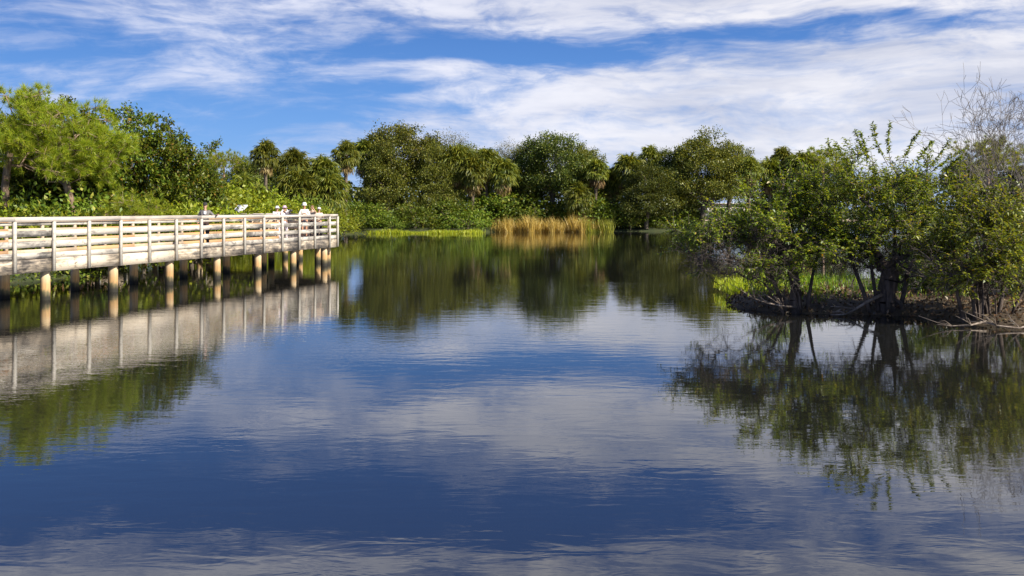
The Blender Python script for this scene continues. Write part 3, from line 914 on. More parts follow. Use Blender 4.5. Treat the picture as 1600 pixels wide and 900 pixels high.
# ------------------------------------------------------------------ far bank: bushes
SHR = [shrub_proto(41), shrub_proto(42, rad=(2.6, 1.8, 1.3), H=1.4), shrub_proto(43, rad=(2.0, 1.6, 1.9), H=1.9, leaf=.26, lw=.12)]
BSH = [shrub_proto(45, mat='bright_shrub'), shrub_proto(46, rad=(2.6, 1.8, 1.4), H=1.5, mat='bright_shrub')]
SHR_TOP = [2.6, 2.35, 3.3]; BSH_TOP = [2.6, 2.5]
def shrub(set_, i, px, top, D, label, wide=1.0, gz=.25, group='bushes along the far bank', name='shrub'):
    pr, tp = (SHR, SHR_TOP) if set_ == 's' else (BSH, BSH_TOP)
    s = (Z(top, D) - gz) / tp[i]
    place(pr[i], name, (X(px, D), D, gz), rq.uniform(0, 6.28), (s * wide, s * wide, s), label, 'bush', group)

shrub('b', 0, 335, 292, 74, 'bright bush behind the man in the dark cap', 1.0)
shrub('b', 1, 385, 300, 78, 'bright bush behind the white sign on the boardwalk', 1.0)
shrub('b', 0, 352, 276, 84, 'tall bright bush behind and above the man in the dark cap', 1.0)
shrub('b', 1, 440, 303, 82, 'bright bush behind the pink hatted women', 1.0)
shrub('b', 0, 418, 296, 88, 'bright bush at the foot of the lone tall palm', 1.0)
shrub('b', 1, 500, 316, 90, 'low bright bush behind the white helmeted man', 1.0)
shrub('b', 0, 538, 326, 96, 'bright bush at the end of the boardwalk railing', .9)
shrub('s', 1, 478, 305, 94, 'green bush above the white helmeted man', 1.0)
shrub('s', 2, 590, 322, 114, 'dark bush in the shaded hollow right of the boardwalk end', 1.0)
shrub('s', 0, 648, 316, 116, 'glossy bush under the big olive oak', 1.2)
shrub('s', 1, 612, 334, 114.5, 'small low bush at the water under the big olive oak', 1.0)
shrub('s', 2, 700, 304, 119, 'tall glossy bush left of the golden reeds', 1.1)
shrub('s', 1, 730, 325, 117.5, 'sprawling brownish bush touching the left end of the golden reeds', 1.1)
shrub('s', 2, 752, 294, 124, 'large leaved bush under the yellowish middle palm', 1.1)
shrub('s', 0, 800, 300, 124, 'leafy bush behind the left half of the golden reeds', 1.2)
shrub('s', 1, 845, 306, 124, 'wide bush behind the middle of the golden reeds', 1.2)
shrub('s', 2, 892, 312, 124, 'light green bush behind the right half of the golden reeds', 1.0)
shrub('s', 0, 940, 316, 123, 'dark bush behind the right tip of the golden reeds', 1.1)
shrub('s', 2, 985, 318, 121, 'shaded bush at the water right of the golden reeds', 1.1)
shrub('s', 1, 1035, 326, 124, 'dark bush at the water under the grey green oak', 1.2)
shrub('s', 2, 556, 306, 110, 'leafy bush around the palm trunk at the left of the big olive oak', 1.1)
shrub('s', 0, 922, 296, 121.5, 'bush around the trunk of the palm with dead brown fronds', 1.0)
shrub('s', 1, 1043, 346, 122.5, 'small dark bush at the water edge under the grey green oak', 1.6)
shrub('s', 0, 1066, 334, 126, 'low dark bush at the water right of the grey green oak', 1.1)
shrub('s', 1, 1050, 332, 136, 'dark bush between the grey green oak and the sandy path', 1.0)
shrub('s', 1, 1180, 305, 140, 'dark bush on the bank behind the left tip of the island trees', 1.3)
shrub('s', 0, 1250, 300, 140, 'bush on the far bank behind the leftmost island tree', 1.4)

def pale_building():
    o = empty('building', (X(1128, 203), 203, .5)); tag(o, 'low pale building glimpsed between the trunks left of the island trees', 'building')
    wm = flat_mat('pale_plaster', (.66, .58, .52), .9, .08, .6)
    b = MB(); b.box(-6, 6, 0, 7, 0, 3.3); b.build('wall', wm, o)
    b = MB(); b.box(-6.4, 6.4, -.5, 7.4, 3.302, 3.55); b.build('roof', flat_mat('roof_edge', (.55, .50, .47), .9, .1, 1), o)
    for x in (-3.6, .2, 3.8):
        b = MB(); b.box(x - .6, x + .6, -.03, .05, 1.1, 2.3); w = b.build('window', flat_mat('window_glass', (.05, .06, .07), .15), o)
        b = MB()
        for (x0, x1, z0, z1) in ((-.68, .68, 2.302, 2.38), (-.68, .68, 1.02, 1.098), (-.68, -.602, 1.1, 2.3), (.602, .68, 1.1, 2.3)): b.box(x + x0, x + x1, -.05, .04, z0, z1)
        b.build('frame', WHITE, w)
WHITE = flat_mat('white_panel', (.80, .80, .82), .5, .04)
pale_building()

# ---- undergrowth that reads as one mass behind the bushes
def undergrowth():
    rng = np.random.default_rng(99)
    n = 26000
    segs = [(-34, 84, -14, 116, 10), (-14, 119, 24, 125, 7), (24, 126, 30, 150, 4), (64, 156, 120, 110, 14), (-30, 40, -34, 84, 8)]
    Pl = []
    wts = np.array([10, 12, 4, 14, 8.]); wts /= wts.sum()
    for (x0, y0, x1, y1, w), fr in zip(segs, wts):
        m = int(n * fr); f = rng.random(m)
        ln = math.hypot(x1 - x0, y1 - y0); nx, ny = -(y1 - y0) / ln, (x1 - x0) / ln
        o = rng.uniform(0, w, m)
        hgt = (1.9 + 1.2 * np.sin(f * ln * .7 + 1) * np.cos(f * ln * .23)) * rng.random(m) ** .7
        Pl.append(np.stack([x0 + (x1 - x0) * f + nx * o, y0 + (y1 - y0) * f + ny * o, .4 + hgt], 1))
    P = np.concatenate(Pl); m = len(P)
    V, Q = leaf_quads(P, rng.normal(size=(m, 3)), rng.normal(size=(m, 3)) + [0, 0, .6], .5 * rng.uniform(.6, 1.4, m), .3)
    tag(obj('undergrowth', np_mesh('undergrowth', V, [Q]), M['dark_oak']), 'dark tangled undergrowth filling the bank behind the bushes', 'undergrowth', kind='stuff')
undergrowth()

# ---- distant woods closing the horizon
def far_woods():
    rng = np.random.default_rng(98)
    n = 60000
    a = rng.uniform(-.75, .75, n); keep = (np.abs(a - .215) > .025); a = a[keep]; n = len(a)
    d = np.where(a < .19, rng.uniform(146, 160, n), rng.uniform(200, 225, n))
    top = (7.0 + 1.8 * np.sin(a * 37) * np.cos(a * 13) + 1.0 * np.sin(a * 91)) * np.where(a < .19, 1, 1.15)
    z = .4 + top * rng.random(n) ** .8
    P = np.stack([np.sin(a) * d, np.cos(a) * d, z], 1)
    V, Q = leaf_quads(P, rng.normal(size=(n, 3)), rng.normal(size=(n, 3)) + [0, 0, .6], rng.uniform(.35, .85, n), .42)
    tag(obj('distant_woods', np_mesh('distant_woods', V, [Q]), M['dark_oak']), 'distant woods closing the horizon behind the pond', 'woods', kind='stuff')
far_woods()

# ---- reeds and marsh grass on the far shore
def blade_bed(name, label, cat, n, xr, yr, hfun, w, m, seed, lean=.16, zb=-.1):
    rng = np.random.default_rng(seed)
    x = rng.uniform(*xr, n); y = yr[0] + (yr[1] - yr[0]) * rng.random(n)
    h = hfun(x, y, rng)
    k = h > .12; x, y, h = x[k], y[k], h[k]; n = len(x)
    P = np.stack([x, y, np.full(n, zb)], 1)
    D = unit(np.stack([rng.normal(size=n) * lean, rng.normal(size=n) * lean, np.ones(n)], 1))
    bend = rng.normal(size=(n, 3)) * np.array([.14, .14, .03])
    V, Q, T = blades(P, D, h, w * rng.uniform(.7, 1.3, n), bend, rng)
    return tag(obj(name, np_mesh(name, V, [Q, T]), m), label, cat, kind='stuff')

def lumps(x, f, s): return .5 + .5 * np.sin(x * f + s) * np.cos(x * f * .37 + 2 * s)
blade_bed('golden_reeds', 'tall golden dry reeds standing in the water at the far shore', 'reeds', 4600, (-2.6, 10.8), (114.6, 119.0),
          lambda x, y, r: (1.25 + .8 * lumps(x, 1.7, 1) + .35 * lumps(x, 5.1, 3)) * r.uniform(.35, 1.22, len(x)) * (r.random(len(x)) < np.clip(np.minimum(x + 2.6, 10.8 - x) / 1.6, .12, 1)) * (y > 115.8 + .8 * np.sin(x * 2.1) + .5 * np.sin(x * 5)), .05, M['reed'], 61, .24)
blade_bed('green_reeds', 'green reeds at the right end of the golden reeds', 'reeds', 800, (8.4, 12.2), (115.4, 117.5),
          lambda x, y, r: np.where(np.sin(x * 2.3 + .5) > -.3, 1.7, .6) * r.uniform(.5, 1.15, len(x)), .05, M['green_reed'], 62)
blade_bed('marsh_grass', 'low yellow green marsh grass along the water right of the boardwalk end', 'marsh grass', 9000, (-22.0, -3.2), (108.0, 113.5),
          lambda x, y, r: (.28 + .34 * lumps(x, .9, 2)) * r.uniform(.3, 1.3, len(x)) * (y > 110.3 - (x + 22) * .13 + .7 * np.sin(x * 1.7) + .5 * np.sin(x * 4.3)) * (r.random(len(x)) < np.clip((-3.2 - x) / 2.0, .1, 1)), .07, M['marsh'], 63, .3)

# ------------------------------------------------------------------ left bank: pines, broadleaf trees, bushes
def left_bank():
    gp = 'pines behind the boardwalk'
    p1 = pine_proto(51, rad=(3.5, 2.6, 2.5), zc=5.3, puffs=66, tufts=13, needles=56, ln=.34, lean=(-.5, -.3), spread=.29, zcut=-.75)
    place(p1, 'pine_tree', (X(118, 43.5), 43.5, .45), 0, 1.0, 'spreading yellow green pine with a leaning pale trunk behind the boardwalk', 'tree', gp)
    p2 = pine_proto(52, rad=(2.7, 2.3, 2.6), zc=5.2, puffs=48, tufts=13, needles=56, ln=.34, lean=(.4, -.2), spread=.29, zcut=-.6)
    place(p2, 'pine_tree', (X(10, 42.5), 42.5, .45), 0, 1.0, 'pine cut by the left edge of the photo behind the boardwalk', 'tree', gp)
    p3 = pine_proto(53, rad=(1.5, 1.2, .95), zc=1.6, puffs=20, tufts=9, needles=44, ln=.34, spread=.3, zcut=-.4)
    place(p3, 'pine_tree', (X(205, 41.5), 41.5, .75), 0, 1.0, 'young yellowish pine low behind the railing, right of the leaning trunk', 'tree', gp)
    # broad-leaved trees behind the pines
    def broad(seed, rad, zc, ntips, per, leaf=.20, zcut=-.9):
        rng = np.random.default_rng(seed)
        tips = crown_tips(rng, ntips, (0, 0, zc), rad, .35, zcut, .2)
        tips[:, 2] = np.maximum(tips[:, 2], .3)
        nodes, par, cnt = grow(rng, [(0, 0, -.3), (.1, 0, .8), (0, .1, 1.8), (.1, 0, 2.8)], tips, 3, .1, .15)
        nt = 5
        A = np.repeat(tips, nt, 0); d = unit(rng.normal(size=(len(A), 3)) + unit(A - [0, 0, zc - 1]) * .9 + [0, 0, .35])
        B = A + d * rng.uniform(.35, .75, (len(A), 1))
        V2, Q2 = frustums(A, B, np.full(len(A), .012), np.full(len(A), .004), 3)
        wood = wood_mesh('trunk', nodes, par, cnt, .013, .18, 5, extra=(V2, Q2))
        k = per
        f = rng.uniform(.15, 1.05, (len(A) * k, 1))
        P = np.repeat(A, k, 0) + np.repeat(B - A, k, 0) * f + rng.normal(size=(len(A) * k, 3)) * .10
        D = np.repeat(d, k, 0) * .5 + rng.normal(size=P.shape) * .7 + [0, 0, -.15]
        N = rng.normal(size=P.shape) * .6 + [0, 0, .8]
        V, Q = leaf_quads(P, D, N, leaf * rng.uniform(.7, 1.3, len(P)), leaf * .45)
        return [('trunk', wood, M['bark']), ('crown', np_mesh('crown', V, [Q]), M['tree_left'])]
    gb = 'broad leaved trees behind the pines'
    b1 = broad(54, (3.4, 2.6, 2.7), 4.1, 110, 28)
    place(b1, 'broadleaf_tree', (X(175, 48), 48, .5), 0, 1.0, 'dark broad leaved tree rising behind the right side of the pine', 'tree', gb)
    b2 = broad(55, (3.7, 2.4, 2.9), 3.4, 150, 28)
    place(b2, 'broadleaf_tree', (X(252, 49.5), 49.5, .4), 0, 1.0, 'lower leafy tree sloping down to the man in the dark cap', 'tree', gb)
    b3 = broad(56, (3.8, 2.6, 3.8), 4.2, 150, 28)
    place(b3, 'broadleaf_tree', (X(40, 48), 48, .5), 1.0, 1.0, 'dark tree filling the back of the pines at far left', 'tree', gb)
    b5 = broad(58, (3.4, 2.2, 3.2), 3.6, 150, 28)
    place(b5, 'broadleaf_tree', (X(105, 46.5), 46.5, .5), 1.5, 1.0, 'dark tree straight behind the leaning pine trunk', 'tree', gb)
    b4 = broad(57, (3.0, 2.0, 2.3), 2.6, 100, 28)
    place(b4, 'broadleaf_tree', (X(300, 56), 56, .4), 2.0, 1.0, 'small leafy tree ending the left thicket beside the gap of sky', 'tree', gb)
    g = 'bushes behind the boardwalk'
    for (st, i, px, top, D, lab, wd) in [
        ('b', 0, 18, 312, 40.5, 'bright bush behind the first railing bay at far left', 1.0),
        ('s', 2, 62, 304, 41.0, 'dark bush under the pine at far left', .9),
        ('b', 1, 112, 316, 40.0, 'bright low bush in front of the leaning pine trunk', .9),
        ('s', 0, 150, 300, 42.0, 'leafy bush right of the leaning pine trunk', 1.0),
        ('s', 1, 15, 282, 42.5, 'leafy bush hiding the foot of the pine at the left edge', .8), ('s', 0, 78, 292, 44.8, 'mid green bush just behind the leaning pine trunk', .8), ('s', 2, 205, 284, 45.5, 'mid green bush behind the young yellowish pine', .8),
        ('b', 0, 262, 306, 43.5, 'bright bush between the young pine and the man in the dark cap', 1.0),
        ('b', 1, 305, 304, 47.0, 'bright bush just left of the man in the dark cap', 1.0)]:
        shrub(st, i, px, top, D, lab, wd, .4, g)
left_bank()
def shore_cover():
    """creeping plants on the bank that shows under the boardwalk"""
    rng = np.random.default_rng(70)
    n = 9000
    x = rng.uniform(-34, -15, n); y = rng.uniform(29, 48, n)
    d = poly_sdf(x, y, POND)
    k = (d > -.35) & (d < 3.2); x, y, d = x[k], y[k], d[k]; n = len(x)
    z = np.maximum(.5 * (1 - np.exp(-np.maximum(d, 0) / 1.6)), 0) + rng.uniform(.0, .22, n)
    V, Q = leaf_quads(np.stack([x, y, z], 1), rng.normal(size=(n, 3)) + [0, 0, .3], rng.normal(size=(n, 3)) * .6 + [0, 0, 1], .16 * rng.uniform(.6, 1.4, n), .09)
    tag(obj('shore_plants', np_mesh('shore_plants', V, [Q]), M['shrub']), 'creeping green plants on the bank seen under the boardwalk', 'ground cover', kind='stuff')
shore_cover()

# ------------------------------------------------------------------ the island's pond apple trees
def apple_tree(seed, loc, env, trunk, label, ntips, rtrunk, bare=None, nt=9, per=13, stems=None, sprigs=(), leaf=.108, name='pond_apple_tree'):
    """env: list of (centre, radii, share) in metres relative to the foot; trunk: polyline from the foot"""
    rng = np.random.default_rng(seed)
    tips = []
    for (c, rad, share) in env:
        tips.append(crown_tips(rng, int(ntips * share), c, rad, .30, -.8, .25))
    tips = np.concatenate(tips); tips[:, 2] = np.maximum(tips[:, 2], .55)
    thin = rng.random(len(tips)) < .45 + .75 * np.clip((tips[:, 2] - .8) / 1.6, 0, 1); tips = tips[thin]
    nleaf = len(tips)
    if bare is not None:
        c, rad, nb = bare
        bt = crown_tips(rng, nb, c, rad, .2, -.95, .2); bt[:, 2] = np.maximum(bt[:, 2], .25)
        tips = np.concatenate([tips, bt])
    nodes, par, cnt = grow(rng, trunk, tips, 5, .11, .10, .25)
    def twigs(T, k, lo, hi, up):
        A = np.repeat(T, k, 0)
        cen = np.mean([np.array(c) for (c, _, _) in env], axis=0) - [0, 0, .8]
        d = unit(rng.normal(size=(len(A), 3)) * .8 + unit(A - cen) * .55 + [0, 0, up])
        return A, A + d * rng.uniform(lo, hi, (len(A), 1)), d
    A, B, d = twigs(tips[:nleaf], nt, .30, .72, .35)
    ex = [frustums(A, B, np.full(len(A), .009), np.full(len(A), .0035), 3)]
    if bare is not None:
        for rep in range(2):
            A2, B2, d2 = twigs(tips[nleaf:], 6, .18, .45, -.05)
            ex.append(frustums(A2, B2, np.full(len(A2), .007), np.full(len(A2), .0045), 3))
            for q in range(3):
                C2 = B2 + unit(d2 + rng.normal(size=d2.shape) * .65) * rng.uniform(.12, .34, (len(A2), 1))
                ex.append(frustums(B2, C2, np.full(len(A2), .0045), np.full(len(A2), .0028), 3))
                if q < 2:
                    D2 = C2 + unit(C2 - B2 + rng.normal(size=d2.shape) * .25) * rng.uniform(.1, .25, (len(A2), 1)); ex.append(frustums(C2, D2, np.full(len(A2), .0032), np.full(len(A2), .002), 3))
    # arching water shoots above the crown
    for (bx, by, bz, tx, ty, tz) in sprigs:
        b0 = np.array([bx, by, bz]); t0 = np.array([tx, ty, tz]); prev = b0; bows = unit(rng.normal(size=3)) * .10
        segA, segB = [], []
        for q in np.linspace(.2, 1, 5):
            p = b0 + (t0 - b0) * q + bows * math.sin(q * 3.1) + np.array([0, 0, -.12 * q * q])
            segA.append(prev); segB.append(p); prev = p
        SA, SB = np.array(segA), np.array(segB)
        ex.append(frustums(SA, SB, np.linspace(.012, .006, 5), np.linspace(.010, .004, 5), 3))
        A = np.concatenate([A, SA[1:], SA[1:]]); B = np.concatenate([B, SB[1:], SB[1:]]); dd = unit(SB[1:] - SA[1:]); d = np.concatenate([d, dd, dd])
    Vx = np.concatenate([e[0] for e in ex]); off = np.cumsum([0] + [len(e[0]) for e in ex])[:-1]
    Qx = np.concatenate([e[1] + o for e, o in zip(ex, off)])
    k = per
    f = np.tile(np.linspace(.12, 1.0, k), len(A))[:, None]
    AA, BB, dd = np.repeat(A, k, 0), np.repeat(B, k, 0), np.repeat(d, k, 0)
    P = AA + (BB - AA) * f
    sgn = np.tile(np.where(np.arange(k) % 2, 1., -1.), len(A))[:, None]
    hz = unit(np.cross(dd, [0, 0, 1.]) + rng.normal(size=dd.shape) * .25)
    D = dd * .55 + hz * sgn * .8 + rng.normal(size=P.shape) * .25 + [0, 0, -.18]
    N = rng.normal(size=P.shape) * .35 + [0, 0, 1.0]
    drop = rng.random(len(P)) < .93
    V, Q = leaf_quads(P[drop], D[drop], N[drop], leaf * rng.uniform(.65, 1.3, drop.sum()), leaf * .44 * rng.uniform(.8, 1.2, drop.sum()), .20, .07)
    th = tree_thing(name, loc, label, 'tree', 'pond apple trees on the island')
    ms = np_mesh('branches', Vx, [Qx])
    wood = wood_mesh('trunk', nodes, par, cnt, .0075, rtrunk, 7, flare=.5)
    obj('trunk', wood, M['apple_bark'], th, True)
    obj('branches', ms, M['twig'], th)
    if stems:
        b = MB(); rr = random.Random(seed)
        for (x0, y0, x1, y1, z1, r_) in stems:
            mx, my = (x0 + x1) / 2 + rr.uniform(-.12, .12), (y0 + y1) / 2 + rr.uniform(-.1, .1)
            b.tube([(x0, y0, -.45), (x0 + (mx - x0) * .6, y0, z1 * .25), (mx, my, z1 * .55), (x1, y1, z1)], [r_ * 1.25, r_, r_ * .85, r_ * .5], 6, True, .08, rr)
        b.build('roots', M['apple_bark'], th, True)
    obj('leaves', np_mesh('leaves', V, [Q]), M['apple'], th)
    return th

def fan_stems(seed, n, spread, h, r_, lean=0.0):
    rr = random.Random(seed); o = []
    for i in range(n):
        a = rr.uniform(0, 6.28); q = rr.uniform(.3, 1)
        o.append((math.cos(a) * spread * q, math.sin(a) * spread * q * .7, math.cos(a) * spread * .35 * q + lean * rr.uniform(.3, 1), math.sin(a) * spread * .3, h * rr.uniform(.6, 1.2), r_ * rr.uniform(.6, 1.3)))
    return o

def island_trees():
    zi = lambda x, y: float(isle_z(x, y))
    # left tree, leaning out over the water with a tangle of bare lower limbs
    x, y = X(1245, 26.2), 26.2
    apple_tree(101, (x, y, .05), [((-.5, .3, 2.35), (1.75, 1.5, 1.2), .48), ((-1.75, .2, 1.75), (1.5, 1.1, .95), .34), ((.7, .3, 2.45), (1.15, 1.1, 1.4), .26), ((-.6, -.5, 1.15), (1.3, .5, .5), .14)],
               [(0, 0, -.4), (-.08, .0, .3), (-.02, .05, .8), (-.15, .05, 1.1), (-.2, .1, 1.4)], 'pond apple leaning left over the water with bare twiggy lower limbs', 114, .13,
               bare=((-1.3, .0, 1.45), (1.7, 1.0, .62), 44), nt=10, per=13, stems=[(-.15, 0, -1.2, .1, 1.6, .05), (.2, .1, .7, .2, 1.8, .05), (.05, .15, -.3, .3, 2.0, .05), (-.2, -.1, -1.7, -.1, 1.3, .04)] + fan_stems(1, 5, .32, 1.3, .035, -.2))
    # middle tree with the stout dark trunk
    x, y = X(1382, 25.9), 25.9
    sp = [(-.2, .1, 3.9, -.75, .1, 5.0), (.1, 0, 3.9, -.35, -.1, 5.15), (.2, .1, 4.0, .2, .1, 5.2), (.5, 0, 3.9, .95, 0, 4.95), (-.6, .1, 3.7, -1.3, 0, 4.6), (1.0, 0, 3.7, 1.75, 0, 4.75), (1.2, .2, 3.6, 2.25, .2, 4.5), (.9, .2, 3.8, 1.4, .2, 4.7), (-.4, .2, 3.9, -.55, .3, 4.95), (1.4, 0, 3.5, 2.0, -.1, 4.25)]
    apple_tree(102, (x, y, .10), [((0, .2, 2.75), (1.9, 1.6, 1.6), .46), ((-1.1, .2, 2.0), (1.3, 1.2, 1.25), .20), ((1.2, .1, 1.8), (1.45, 1.2, 1.4), .30), ((.1, -.8, 1.85), (1.2, .5, .55), .06)],
               [(0, 0, -.5), (.02, 0, .2), (.06, .05, .5), (.14, .05, .8), (.20, .1, 1.1)], 'tallest pond apple with a stout dark trunk in the middle of the island', 138, .25,
               bare=((0, -.1, 1.5), (1.6, 1.0, .7), 34), nt=10, per=14, stems=[(-.30, -.05, -1.05, .1, 1.9, .055), (.32, .05, 1.0, .2, 1.8, .06), (.15, .2, .45, .4, 2.2, .06), (-.15, -.15, -.5, -.2, 2.0, .05)] + fan_stems(2, 6, .5, .6, .06), sprigs=sp)
    # right tree, many stemmed, nearest the camera
    x, y = X(1532, 24.0), 24.0
    apple_tree(103, (x, y, .0), [((0, .1, 1.95), (1.75, 1.5, 1.5), .62), ((-.1, -.7, 1.1), (1.3, .5, .55), .20), ((1.3, .2, 2.2), (1.4, 1.3, 1.35), .38)],
               [(0, 0, -.5), (-.05, .05, .3), (.05, .05, .6), (.1, .1, .9), (.15, .1, 1.2)], 'many stemmed pond apple at the right of the island, nearest of the three', 112, .12,
               bare=((0, -.1, 1.3), (1.4, .9, .6), 30), nt=10, per=14, stems=[(-.35, 0, -1.1, .1, 1.7, .05), (.35, .1, 1.0, .2, 1.8, .055), (.1, .2, .3, .4, 2.0, .05), (-.1, -.1, -.45, -.2, 1.9, .05), (.55, 0, 1.5, 0, 1.5, .04)] + fan_stems(3, 8, .40, 1.6, .03))
    x, y = X(1700, 27.5), 27.5
    apple_tree(104, (x, y, .2), [((0, .2, 2.4), (2.2, 1.6, 1.4), 1.0)],
               [(0, 0, -.5), (-.05, .05, .3), (.05, .05, .8), (.1, .1, 1.3), (.15, .1, 1.9)], 'pond apple cut by the right edge of the photo', 90, .17, nt=8, per=12, stems=fan_stems(4, 8, .6, 1.3, .05))
island_trees()

def island_bushes():
    pr = [shrub_proto(81, rad=(.95, .7, .75), H=.8, ntips=44, per=46, leaf=.10, lw=.05, spread=.17)]
    for i, (px, D, sc, lab) in enumerate([(1440, 29.0, 1.15, 'low green bush on the island just right of the stout dark trunk'), (1490, 28.0, 1.0, 'low green bush on the island left of the many stemmed tree'),
                                          (1215, 29.5, .9, 'dark bush at the left end of the island behind the leaning tree'),
                                          (1590, 27.5, 1.2, 'bush on the island at the right edge of the photo')]):
        place(pr[0], 'shrub', (X(px, D), D, .22), i * 1.3, sc, lab, 'bush', 'bushes on the island')
island_bushes()

def bare_tree(seed, loc, H, stems, label):
    """leafless, vase shaped: long ascending stems forking five times"""
    rng = np.random.default_rng(seed)
    A, B, ra, rb_, lev = [], [], [], [], []
    def branch(p, d, L, r, level):
        k = 3 if level < 3 else 2
        for q in range(k):
            d = unit(d + rng.normal(size=3) * .10 + np.array([0, 0, .05]))
            e = p + d * L / k
            A.append(p); B.append(e); ra.append(r); rb_.append(r * .86); lev.append(level); p = e; r *= .86
            if level >= 1 and level < 5 and rng.random() < .5: branch(p, unit(d + rng.normal(size=3) * .75), L * .55, r * .5, level + 2)
        if level >= 6: return
        for q in range(2):
            branch(p, unit(d + rng.normal(size=3) * (.30 + .05 * level)), L * rng.uniform(.62, .86), r * (.80 if q == 0 else .62), level + 1)
    for (dx, dy, r) in stems:
        branch(np.array([dx * .25, dy * .25, -.3]), unit(np.array([dx, dy, 1.0])), H * .33, r, 0)
    A, B, ra, rb_, lev = np.array(A), np.array(B), np.array(ra), np.array(rb_), np.array(lev)
    rb_ = np.maximum(rb_, .0052); ra = np.maximum(ra, .0056)
    th = tree_thing('bare_tree', loc, label, 'tree', 'leafless trees behind the island')
    for nm, m_, k in (('trunk', lev < 3, 6), ('twigs', lev >= 3, 3)):
        v_, q_ = frustums(A[m_], B[m_], ra[m_], rb_[m_], k)
        obj(nm, np_mesh(nm, v_, [q_]), M['bare_bark'], th, k > 3)
bare_tree(111, (X(1562, 32), 32, .35), 6.35, [(-.28, 0, .07), (-.15, .1, .075), (.0, -.1, .08), (.1, .12, .07), (.22, .05, .07)], 'pale leafless tree rising behind the right island tree')
bare_tree(112, (X(1628, 31), 31, .35), 6.0, [(-.22, 0, .07), (-.08, .1, .075), (.05, -.1, .07), (.18, -.1, .07)], 'leafless tree at the right edge of the photo')

def island_floor():
    rng = np.random.default_rng(71)
    n = 26000
    x = rng.uniform(5.5, 27, n); y = rng.uniform(22, 37.5, n)
    d = -poly_sdf(x, y, ISLE)
    k = (d > .5) & (y > 27.6 + .5 * np.sin(x * 2) + .4 * np.sin(x * 5) + rng.normal(size=n) * .5) & (rng.random(n) < np.clip(.95 - np.abs(x - 9.6) * .26, .12, 1)); x, y = x[k], y[k]; n = len(x)
    P = np.stack([x, y, isle_z(x, y) - .02], 1)
    D = unit(rng.normal(size=(n, 3)) * .25 + [0, 0, 1]); h = (.20 + .16 * lumps(x + y, 1.1, 3)) * rng.uniform(.5, 1.3, n)
    V, Q, T = blades(P, D, h, .022 * rng.uniform(.7, 1.4, n), rng.normal(size=(n, 3)) * .15, rng)
    tag(obj('grass', np_mesh('grass', V, [Q, T]), M['grass']), 'bright green grass on the island behind the trunks', 'grass', kind='stuff')
    n = 15000
    x = rng.uniform(5.5, 27, n); y = rng.uniform(22, 31, n); d = -poly_sdf(x, y, ISLE)
    k = (d > -.12) & (d < 3.5); x, y, d = x[k], y[k], d[k]; n = len(x)
    P = np.stack([x, y, np.maximum(isle_z(x, y), .0) + rng.uniform(0, .06, n)], 1)
    V, Q = leaf_quads(P, rng.normal(size=(n, 3)) + [0, 0, .15], rng.normal(size=(n, 3)) * .5 + [0, 0, 1], .12 * rng.uniform(.6, 1.6, n), .055, .1, .2)
    tag(obj('leaf_litter', np_mesh('leaf_litter', V, [Q]), M['litter']), 'brown leaf litter along the muddy front edge of the island', 'leaf litter', kind='stuff')
    # sedge tuft at the left tip
    blade_bed('sedge', 'yellow green sedge at the left tip of the island', 'sedge', 1500, (7.0, 8.9), (30.5, 33.5), lambda x, y, r: .45 * r.uniform(.5, 1.2, len(x)), .025, M['marsh'], 72, .3, .1)
island_floor()

def fallen(seed, pts, r_, label, n=6):
    rr = random.Random(seed)
    b = MB()
    b.tube(pts, [r_ * (1 - .75 * i / (len(pts) - 1)) for i in range(len(pts))], 6, True, .1, rr)
    for k in range(n):
        i = rr.randrange(1, len(pts) - 1); p = Vector(pts[i])
        d = (Vector(pts[i + 1]) - Vector(pts[i - 1])).normalized()
        q = p + (d + Vector((rr.uniform(-.7, .7), rr.uniform(-.7, .7), rr.uniform(-.1, .8)))) * rr.uniform(.3, .7)
        m_ = (p + q) / 2 + Vector((rr.uniform(-.05, .05), 0, rr.uniform(-.05, .08)))
        b.tube([p, m_, q], [r_ * .45, r_ * .3, r_ * .12], 5, True)
    o = b.build('fallen_branch', M['dead_wood'], None, True)
    tag(o, label, 'branch', 'fallen branches at the island edge')
fallen(1, [(7.7, 26.0, .18), (7.3, 25.95, .22), (6.9, 25.9, .30), (6.55, 25.9, .42), (6.3, 25.85, .50)], .035, 'pale forked branch reaching left over the water below the leaning pond apple')
fallen(2, [(9.9, 25.7, .55), (9.5, 25.55, .40), (9.1, 25.4, .20), (8.8, 25.35, .06), (8.4, 25.3, .05)], .05, 'reddish root-like branch slanting down to the water left of the stout trunk')
fallen(3, [(11.5, 23.3, .12), (11.0, 23.0, .06), (10.5, 22.9, .05), (10.1, 22.8, .10)], .028, 'bare branch lying on the water in front of the right island tree')
fallen(4, [(12.3, 22.7, .12), (11.9, 22.5, .05), (11.4, 22.6, .10), (11.0, 22.6, .22)], .028, 'thin upturned branch at the water under the many stemmed tree')

